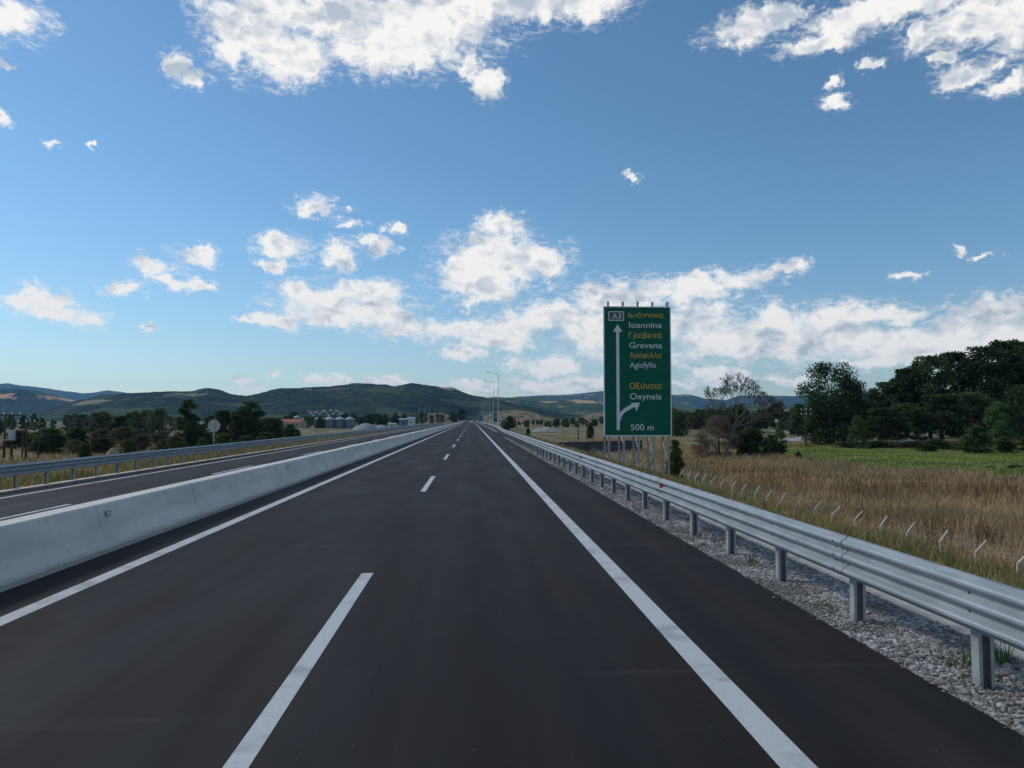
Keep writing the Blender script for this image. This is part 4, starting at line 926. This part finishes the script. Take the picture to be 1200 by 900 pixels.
# ------------------------------------------------------------------ wire fence with cranked posts
def wire_fence():
    x0 = 17.4; root = empty('wire_fence', (x0, 0, 0)); tag(root, 'wire fence of pale angled-top posts along the dry field', 'fence')
    mb = MB(); mb.tube((0, 0, -2.2), (0, 0, -.42), .036, .034, 6); mb.tube((0, 0, -.42), (.34, .0, 0), .034, .030, 6)
    m_ = mb.mesh('fence_post', [M['post_white']])
    for i in range(-4, 110):
        y = 24.7+2.0*i; p = link('fence_post', m_, root); p.location = (float(bend(y))+random.uniform(-.04, .04), y, -1.95+random.uniform(-.03, .03)); p.rotation_euler = (random.uniform(-.09, .09), random.uniform(-.10, .10), random.uniform(-.3, .3))
    for j, z in enumerate((-.1, -.35, -.7, -1.1, -1.5)):
        dx = .26-.0 if z == -.1 else (.06 if z == -.35 else 0)
        mb = MB(); y = 16.7
        while y < 180: mb.tube((dx, y, -1.95+z), (dx, min(y+8, 180), -1.95+z), .0035, n=3, caps=False); y += 8
        mb.build('wire', [M['galv_dull']], root)
wire_fence()

# ------------------------------------------------------------------ street lamps
def lamp_proto():
    root = empty('street_lamp')
    mb = MB(); mb.lathe([(.20, -.3), (.20, .05), (.13, .06), (.125, .8), (.085, .82), (.05, 12.45), (.0, 12.5)], n=10); mb.build('pole', [M['galv_dull']], root, True)
    mb = MB(); mb.tube((0, 0, 12.38), (-2.0, 0, 12.62), .035, .028, 8); mb.build('arm', [M['galv_dull']], root)
    mb = MB(); mb.prism([(-1.95, 12.60), (-1.95, 12.68), (-2.3, 12.76), (-2.75, 12.76), (-2.80, 12.70), (-2.6, 12.67), (-2.05, 12.58)], 'y', -.16, .16)
    mb.build('lamp_head', [M['grey_back']], root); return root
lp0 = lamp_proto(); ORD = ['nearest', 'second nearest', 'third nearest', 'fourth nearest', 'fifth nearest', 'sixth nearest', 'seventh nearest', 'eighth nearest', 'ninth nearest']
used = False
for i, y in enumerate((162, 199, 236, 281, 328, 375, 422)):
    o = lp0 if not used else copy_tree(lp0); used = True
    o.location = (5.78+float(bend(y)), y, float(gz(5.9+float(bend(y)), y))+.05)
    tag(o, f'{ORD[i]} tall single-arm street lamp on the right of the motorway', 'street lamp', 'street lamps right of the motorway')
for i, (u, y) in enumerate(((470, 300), (491, 345), (497, 385), (503, 425), (510, 470), (515.5, 520), (521, 575))):
    o = copy_tree(lp0); p = at(u, 491.5, y); o.location = (p.x, y, float(gz(p.x, y))); o.rotation_euler = (0, 0, math.pi); o.scale = (.88, .88, .88 if i else .5)
    tag(o, f'{ORD[i]} grey street lamp left of the opposite carriageway', 'street lamp', 'street lamps left of the opposite carriageway')

# ------------------------------------------------------------------ small signs
def round_sign(loc, r, h, front_faces_us, label):
    root = empty('round_sign', loc); tag(root, label, 'road sign')
    mb = MB(); mb.tube((0, .03, -.6), (0, .03, h+r*.8), .032, n=10); mb.build('post', [M['galv_dull']], root, True)
    def disc(r_, y0, y1, m, nm):
        mb = MB(); n = 32; mb.prism([(r_*math.cos(2*math.pi*i/n), h+r_*math.sin(2*math.pi*i/n)) for i in range(n)], 'y', y0, y1); mb.build(nm, [m], root)
    if front_faces_us:
        disc(r, -.012, -.002, M['red_sign'], 'ring'); disc(r*.74, -.02, -.010, M['white_sign'], 'field')
        for s_ in (-1, 1):
            mb = MB(); c = s_*r*.30
            mb.prism([(c-r*.24, h-r*.18), (c+r*.24, h-r*.18), (c+r*.24, h+r*.04), (c+r*.15, h+r*.06), (c+r*.10, h+r*.22), (c-r*.10, h+r*.22), (c-r*.15, h+r*.06), (c-r*.24, h+r*.04)], 'y', -.028, -.018)
            mb.build('car_symbol', [M['red_sign'] if s_ < 0 else M['black']], root)
    else:
        disc(r, .0+.075, .085, M['grey_back'], 'disc')
        mb = MB(); mb.box((0, .062, h), (r*1.9, .02, .05)); mb.build('brace', [M['galv_dull']], root)
        mb = MB(); n = 32
        for i in range(n):
            a, b_ = 2*math.pi*i/n, 2*math.pi*(i+1)/n
            mb.tube((r*math.cos(a), .07, h+r*math.sin(a)), (r*math.cos(b_), .07, h+r*math.sin(b_)), .012, n=4)
        mb.build('rim', [M['galv_dull']], root)
p = at(250.5, 499, 57); g = float(gz(p.x, 57)); round_sign((p.x, 57, g), .46, p.z-g, False, 'round traffic sign seen from its grey back behind left guardrail')
p = at(611, 492.3, 118); g = float(gz(p.x, 118)); round_sign((p.x, 118, g), .46, p.z-g, True, 'round no overtaking sign with red ring right of the lamp row')

def panel_sign(u0, u1, v0, v1, Y, m, label, lines=(), legs=2, name='direction_sign'):
    a, b_ = at(u0, v0, Y), at(u1, v1, Y); g = float(gz((a.x+b_.x)/2, Y)); root = empty(name, (a.x, Y, g)); tag(root, label, 'road sign')
    Wd, t, bo = b_.x-a.x, a.z-g, b_.z-g
    mb = MB(); mb.box((Wd/2, 0, (t+bo)/2), (Wd, .06, t-bo)); mb.build('border', [M['white_sign']], root)
    mb = MB(); mb.box((Wd/2, -.02, (t+bo)/2), (Wd-.24, .06, t-bo-.24)); mb.build('board', [m], root)
    for (x, z, w_, h_) in lines:
        mb = MB(); mb.box((Wd*x, -.055, bo+(t-bo)*z), (Wd*w_, .02, (t-bo)*h_)); mb.build('arrow', [M['white_sign']], root)
    for i in range(legs):
        x = Wd*(i+.5)/legs; mb = MB(); mb.box((x, .12, t/2-.2), (.14, .14, t+.2)); mb.build('post', [M['galv_dull']], root)
panel_sign(576.5, 583.3, 483.2, 494.6, 262, M['green_sign'], 'small distant green direction sign under the street lamps', [(.3, .5, .08, .7), (.7, .6, .09, .5)])
panel_sign(560.5, 567, 486.5, 494, 420, M['blue_panel'], 'distant blue green sign panel beside the far right lane')
# overhead gantry far down the road
def gantry():
    Y = 520; B = float(bend(Y)); root = empty('sign_gantry', (B, Y, 0)); tag(root, 'distant overhead steel sign gantry arm right of the motorway', 'gantry')
    for x in (9.0, 22.0):
        mb = MB(); mb.box((x, 0, 3.5), (.5, .5, 9)); mb.build('column', [M['galv_dull']], root)
    mb = MB(); mb.box((14, 0, 7.8), (16, .5, .35)); mb.box((14, 0, 6.8), (16, .5, .25))
    for i in range(16): mb.tube((6.2+i, 0, 6.8), (7.2+i, 0, 7.8) if i % 2 else (6.2+i, 0, 7.8), .06, n=4)
    mb.build('truss', [M['galv_dull']], root)
gantry()

# ------------------------------------------------------------------ wooden poles
def wood_pole(u, vt, Y, label, arms=1, group=None, name='utility_pole', r=.14, trafo=False):
    p = at(u, vt, Y); g = float(gz(p.x, Y)); H = p.z-g; root = empty(name, (p.x, Y, g), random.uniform(-.1, .1)); tag(root, label, 'utility pole', group)
    mb = MB(); mb.tube((0, 0, -.6), (random.uniform(-.15, .15), 0, H), r*1.15, r*.8, 9, 0); mb.build('pole', [M['wood']], root, True)
    for k_ in range(arms):
        z = H-.5-k_*.9; mb = MB(); mb.box((0, -.17, z), (2.3, .12, .14)); mb.build('crossarm', [M['wood']], root)
        for x in (-1.0, 0, 1.0):
            mb = MB(); mb.lathe([(0, .0), (.05, 0), (.06, .08), (.10, .1), (.10, .16), (.06, .18), (.09, .24), (.05, .30), (0, .32)], (x, -.17, z+.07), 8); mb.build('insulator', [M['white_glass']], root)
    if trafo:
        mb = MB(); mb.lathe([(0, 0), (.38, 0), (.40, .1), (.40, 1.1), (.34, 1.2), (0, 1.22)], (.9, 0, H*.42), 12); mb.box((.5, 0, H*.42-.06), (1.6, .8, .1)); mb.build('transformer', [M['grey_back']], root)
    return root
PG = 'wooden poles at the far left'
wood_pole(6.5, 482, 100, 'leftmost wooden pole, partnered with a transformer', 1, PG, trafo=True); wood_pole(15, 482, 101, 'second wooden pole from left beside the transformer', 1, PG)
wood_pole(32, 491, 100, 'wooden pole with pale insulators on its crossarm', 1, PG); wood_pole(46, 488, 102, 'thin wooden pole in front of the big dark bush', 0, PG, r=.09); wood_pole(27, 508, 103, 'short wooden stub pole beside the insulator pole', 0, PG, r=.1)
pA_ = wood_pole(944, 478, 140, 'wooden utility pole left of the broad grove-end tree', 2, None)
wood_pole(677.5, 488, 170, 'thin dark pole standing in the field left of the big sign', 0, None, r=.12); wood_pole(694, 488, 230, 'slim pale pole right of the dark field pole', 0, None, r=.1)
for j, dz_ in enumerate((0, .9)):
    a = at(944, 481, 140)-Vector((0, 0, dz_)); b_ = Vector((115, 96, a.z+.6)); n = 24; mb = MB(); pq = None
    for i in range(n+1):
        t = i/n; q = a.lerp(b_, t); q.z -= 4*1.1*t*(1-t)
        if pq is not None: mb.tube(pq, q, .018, n=5, caps=False)
        pq = q
    tag(mb.build('power_cable', [M['cable']]), ('upper' if j == 0 else 'lower')+' thin cable running from the wooden pole past the grove', 'cable', 'cables past the grove')

# ------------------------------------------------------------------ silos, sheds, village
def silo(X, Y, r, h, label, roof=True, m='silo'):
    root = empty('silo', (X, Y, float(gz(X, Y)))); tag(root, label, 'silo', 'grain silos')
    pr = []; k_ = int(h/.5)
    for i in range(k_): pr += [(r, i*h/k_), (r+.05, (i+.5)*h/k_)]
    pr += [(r, h)]; mb = MB(); mb.lathe(pr, n=28); mb.build('wall', [M[m]], root, True, False)
    if roof:
        mb = MB(); mb.lathe([(r+.15, h-.05), (r*.55, h+r*.3), (.3, h+r*.52), (.3, h+r*.52+.4), (0, h+r*.52+.45)], n=28); mb.build('roof', [M['silo_roof']], root, False, False)
    for a in range(0, 14):
        t = a/14*2*math.pi; mb = MB() if a == 0 else mb; mb.box(((r+.08)*math.cos(t), (r+.08)*math.sin(t), h/2), (.12, .12, h), 0, t)
    mb.build('stiffeners', [M['galv_dull']], root)
lab = ['leftmost of the four wide silos', 'second of the four wide silos', 'third of the four wide silos', 'rightmost wide silo next to the gravel heap']
for i, u in enumerate((374.5, 386.5, 398.5, 410)):
    p = at(u, 492, 450); gg = float(gz(p.x, 450)); h = at(u, 491.2, 450).z-gg; silo(p.x, 450, 2.95, h, lab[i]+' at the hill foot')
p = at(348, 492, 455); silo(p.x, 455, 2.1, at(348, 489, 455).z-float(gz(p.x, 455)), 'tall narrow silo behind the red roofed shed')
p = at(355.5, 492, 450); silo(p.x, 450, 1.2, at(355, 491, 450).z-float(gz(p.x, 450)), 'slim pale tank right of the tall narrow silo', True, 'wall_white')
def house(u, v, Y, w_, d_, h_, label, wall='wall_white', roof='tile', group=None, name='house', z=None, rise=.35, cat='house'):
    p = at(u, v, Y); g = float(gz(p.x, Y)) if z is None else z
    root = empty(name, (p.x, Y, g), random.uniform(-.3, .3)); tag(root, label, cat, group)
    mb = MB(); mb.prism([(-w_/2, -.4), (w_/2, -.4), (w_/2, h_), (-w_/2, h_)], 'y', -d_/2, d_/2); mb.prism([(-d_/2, h_-.01), (d_/2, h_-.01), (0, h_+d_*rise-.08)], 'x', -w_/2, w_/2); mb.build('wall', [M[wall]], root)
    mb = MB(); rr = h_+d_*rise; e = .35
    mb.add([(-w_/2-e, -d_/2-e, h_-e*rise*2), (w_/2+e, -d_/2-e, h_-e*rise*2), (w_/2+e, 0, rr), (-w_/2-e, 0, rr), (-w_/2-e, d_/2+e, h_-e*rise*2), (w_/2+e, d_/2+e, h_-e*rise*2),
            (-w_/2-e, -d_/2-e, h_-e*rise*2+.18), (w_/2+e, -d_/2-e, h_-e*rise*2+.18), (w_/2+e, 0, rr+.2), (-w_/2-e, 0, rr+.2), (-w_/2-e, d_/2+e, h_-e*rise*2+.18), (w_/2+e, d_/2+e, h_-e*rise*2+.18)],
           [(0, 1, 2, 3), (3, 2, 5, 4), (6, 9, 8, 7), (9, 10, 11, 8), (0, 6, 7, 1), (4, 5, 11, 10), (0, 3, 9, 6), (3, 4, 10, 9), (1, 7, 8, 2), (2, 8, 11, 5)])
    mb.build('roof', [M[roof]], root)
    n = max(1, int(w_/3))
    for i in range(n):
        x = -w_/2+w_*(i+.5)/n; mb = MB(); mb.box((x, -d_/2-.02, h_*.55), (.9, .06, min(1.2, h_*.35))); mb.build('window', [M['glass']], root)
    return root
house(343, 497, 440, 14, 8, 3.4, 'long shed with a red roof left of the silos', 'wall_tan', 'tile', name='shed', rise=.22, cat='shed')
house(473, 494, 430, 4.4, 5, 5.2, 'small blue clad building left of the road end', 'blue_panel', 'silo_roof', name='cabin', rise=.1, cat='building')
house(460, 496, 440, 4.5, 4, 2.6, 'low white cabin beside the blue clad building', 'wall_white', 'silo_roof', name='cabin', rise=.1, cat='building')
house(482, 492, 500, 5, 5, 6.0, 'pale narrow building right of the blue clad one', 'wall_white', 'silo_roof', name='cabin', rise=.15, cat='building')
random.seed(21)
from mathutils.bvhtree import BVHTree
bvh = BVHTree.FromPolygons([v.co.copy() for v in WOODED.data.vertices], [tuple(p.vertices) for p in WOODED.data.polygons])
for i in range(16):
    u = 362+i*2.6; v = random.uniform(481, 488); hit = bvh.ray_cast(Vector((0, 0, CAM_Z)), ray(u, v).normalized())[0]
    if hit is None: continue
    Y = hit.y
    house(u, v, Y, random.uniform(4, 6.5), random.uniform(4, 5), random.uniform(2.2, 3.2), f'tiny pale village house on the wooded hill slope, {ORDW[i]} from the left', random.choice(['wall_white', 'wall_tan']), 'tile' if i % 4 == 0 else 'silo_roof', 'village houses on the wooded hill', z=hit.z-.8)
# dark stone faced bank seen between the sign supports
mb = MB(); a, b_ = at(652, 517, 105), at(752, 517, 114)
g = -3.6; rs = random.Random(4)
n = 40; root = empty('stone_bank', (0, 0, 0)); tag(root, 'low dark stone faced bank seen behind the big sign supports', 'wall')
topz = at(700, 517, 110).z
vs = []
for i in range(n+1):
    t = i/n; x = a.x+(b_.x-a.x)*t; y = a.y+(b_.y-a.y)*t
    j = rs.uniform(-.05, .05); vs += [(x, y-.6, g), (x, y-.25, topz+j), (x, y+.5, topz+j), (x, y+.9, g)]
fs = [(4*i+k_, 4*i+4+k_, 4*i+5+k_, 4*i+1+k_) for i in range(n) for k_ in range(3)]+[(0, 1, 2, 3), (4*n+3, 4*n+2, 4*n+1, 4*n)]
mb.add(vs, fs); mb.build('facing', [M['rockwall']], root)

# pale tracks crossing the fields on the right
def track(pts, wd, name='track'):
    V = []
    P3 = []
    for (u, v) in pts:
        d_ = ray(u, v); s_ = (CAM_Z+2.6)/-d_.z
        for _ in range(6):
            z = float(gz(d_.x*s_, d_.y*s_)); s_ = (CAM_Z-z)/-d_.z
        P3.append(Vector((d_.x*s_, d_.y*s_, 0)))
    Q = []
    for i in range(len(P3)-1):
        for j in range(12): Q.append(P3[i].lerp(P3[i+1], j/12))
    Q.append(P3[-1])
    for i, p in enumerate(Q):
        t = (Q[min(i+1, len(Q)-1)]-Q[max(i-1, 0)]).normalized(); n_ = Vector((-t.y, t.x, 0))
        for s_ in (-1, -.33, .33, 1):
            q = p+n_*wd/2*s_; V.append((q.x, q.y, float(gz(q.x, q.y))+.10))
    F = [(4*i+k_, 4*i+4+k_, 4*i+5+k_, 4*i+1+k_) for i in range(len(Q)-1) for k_ in range(3)]
    o = link(name, mesh_np(name, V, [f[::-1] for f in F], M['water'], True)); tag(o, kind='structure')
track([(780, 522), (830, 520), (880, 519), (925, 515.5), (960, 511.5), (985, 510)], 5.5)
track([(1010, 512), (960, 509), (905, 506.5)], 8)

# white marker board in the field
p = at(910, 493.5, 108); g = float(gz(p.x, 108)); root = empty('marker_sign', (p.x, 108, g)); tag(root, 'small white square marker board above the bright narrow bush', 'sign')
mb = MB(); mb.box((0, 0, p.z-g), (.5, .03, .55)); mb.build('board', [M['white_sign']], root); mb = MB(); mb.tube((0, .05, -.5), (0, .05, p.z-g+.2), .03, n=6); mb.build('post', [M['galv_dull']], root)

# ------------------------------------------------------------------ vehicles
def car(loc, rz, label, paint='car_white', van=False, group=None, scale=1):
    root = empty('van' if van else 'car', loc, rz); tag(root, label, 'van' if van else 'car', group); root.scale = (scale,)*3
    L, Wd = (4.9, 1.9) if van else (4.3, 1.78)
    if van: side = [(-2.4, .35), (2.3, .35), (2.45, .6), (2.40, 1.0), (1.75, 1.2), (1.15, 1.9), (.9, 1.98), (-2.3, 1.98), (-2.42, 1.8)]
    else: side = [(-2.1, .3), (2.05, .3), (2.15, .5), (2.12, .78), (1.2, .95), (.55, 1.40), (.3, 1.46), (-1.2, 1.46), (-1.95, 1.05), (-2.12, .95), (-2.15, .5)]
    V = []; n = len(side)
    for x, s in ((-Wd/2, 1), (-Wd/2+.0, 1), (Wd/2, 1)):
        pass
    def ring(x, inset): return [(x*(1-(.16 if z > 1.0 else 0)*inset), y, z) for y, z in side]
    vs = ring(-Wd/2, 1)+ring(-Wd/2+.1, .0 if False else 1)+ring(Wd/2-.1, 1)+ring(Wd/2, 1)
    mb = MB(); fs = []
    for k_ in range(3): fs += [(k_*n+i, k_*n+(i+1) % n, (k_+1)*n+(i+1) % n, (k_+1)*n+i) for i in range(n)]
    fs += [tuple(range(n)), tuple(range(4*n-1, 3*n-1, -1))]
    mb.add(vs, fs); mb.build('body', [M[paint]], root)
    yb, yf = (-1.6, 1.5) if van else (-1.35, 1.35)
    for y in (yb, yf):
        for s in (-1, 1):
            wh = MB(); wh.tube((s*(Wd/2-.2), y, .32), (s*(Wd/2+.01), y, .32), .32, n=16); w_ = wh.build('wheel', [M['tyre']], root)
            rm = MB(); rm.tube((s*(Wd/2), y, .32), (s*(Wd/2+.02), y, .32), .2, n=12); rm.build('rim', [M['galv_dull']], w_)
    zt = 1.9 if van else 1.38
    mb = MB(); yr = -2.36 if van else -1.62
    if van: mb.box((0, -2.40, 1.5), (1.3, .06, .55))
    else: mb.add([(-.62, -1.90, 1.10), (.62, -1.90, 1.10), (.55, -1.30, 1.44), (-.55, -1.30, 1.44)], [(0, 1, 2, 3)])
    mb.build('rear_window', [M['glass']], root)
    mb = MB()
    if van: mb.add([(-.72, 1.72, 1.27), (.72, 1.72, 1.27), (.68, 1.22, 1.86), (-.68, 1.22, 1.86)], [(0, 1, 2, 3)])
    else: mb.add([(-.66, 1.20, 1.0), (.66, 1.20, 1.0), (.56, .62, 1.39), (-.56, .62, 1.39)], [(0, 1, 2, 3)])
    mb.build('windscreen', [M['glass']], root)
    for s in (-1, 1):
        mb = MB(); xw = Wd/2*(.84)+.012
        mb.prism([(-1.2, 1.06), (.85, 1.06), (.45, 1.36 if not van else 1.7), (-1.0, 1.36 if not van else 1.7)], 'x', s*xw-.012, s*xw+.012); mb.build('side_window', [M['glass']], root)
        mb = MB(); mb.box((s*(Wd/2-.16), -L/2+.03, .82), (.24, .1, .16)); mb.build('tail_light', [M['lamp_red']], root)
    return root
y = 430; car((.25+float(bend(y)), y, 0), 0, 'white car far ahead in the right lane', 'car_white', scale=1.1)
y = 620; car((-3.3+float(bend(y)), y, 0), 0, 'tiny silver car farther ahead in the left lane', 'car_grey')
for (u, v, Y, lb, van, rz) in ((999, 512, 150, 'white van parked half hidden behind broad grove-end tree', True, .5), (1060, 517, 141, 'white car parked low in the scrub before the grove', False, .7), (1084, 517, 143, 'pale car half sunk in scrub right of the white parked car', False, 2.6), (1006, 515, 146, 'white car parked in front of the parked van', False, .4)):
    p = at(u, v, Y); car((p.x, Y, float(gz(p.x, Y))-.1), rz, lb, 'car_white' if 'pale' not in lb else 'car_grey', van, 'vehicles parked at the grove', .85)
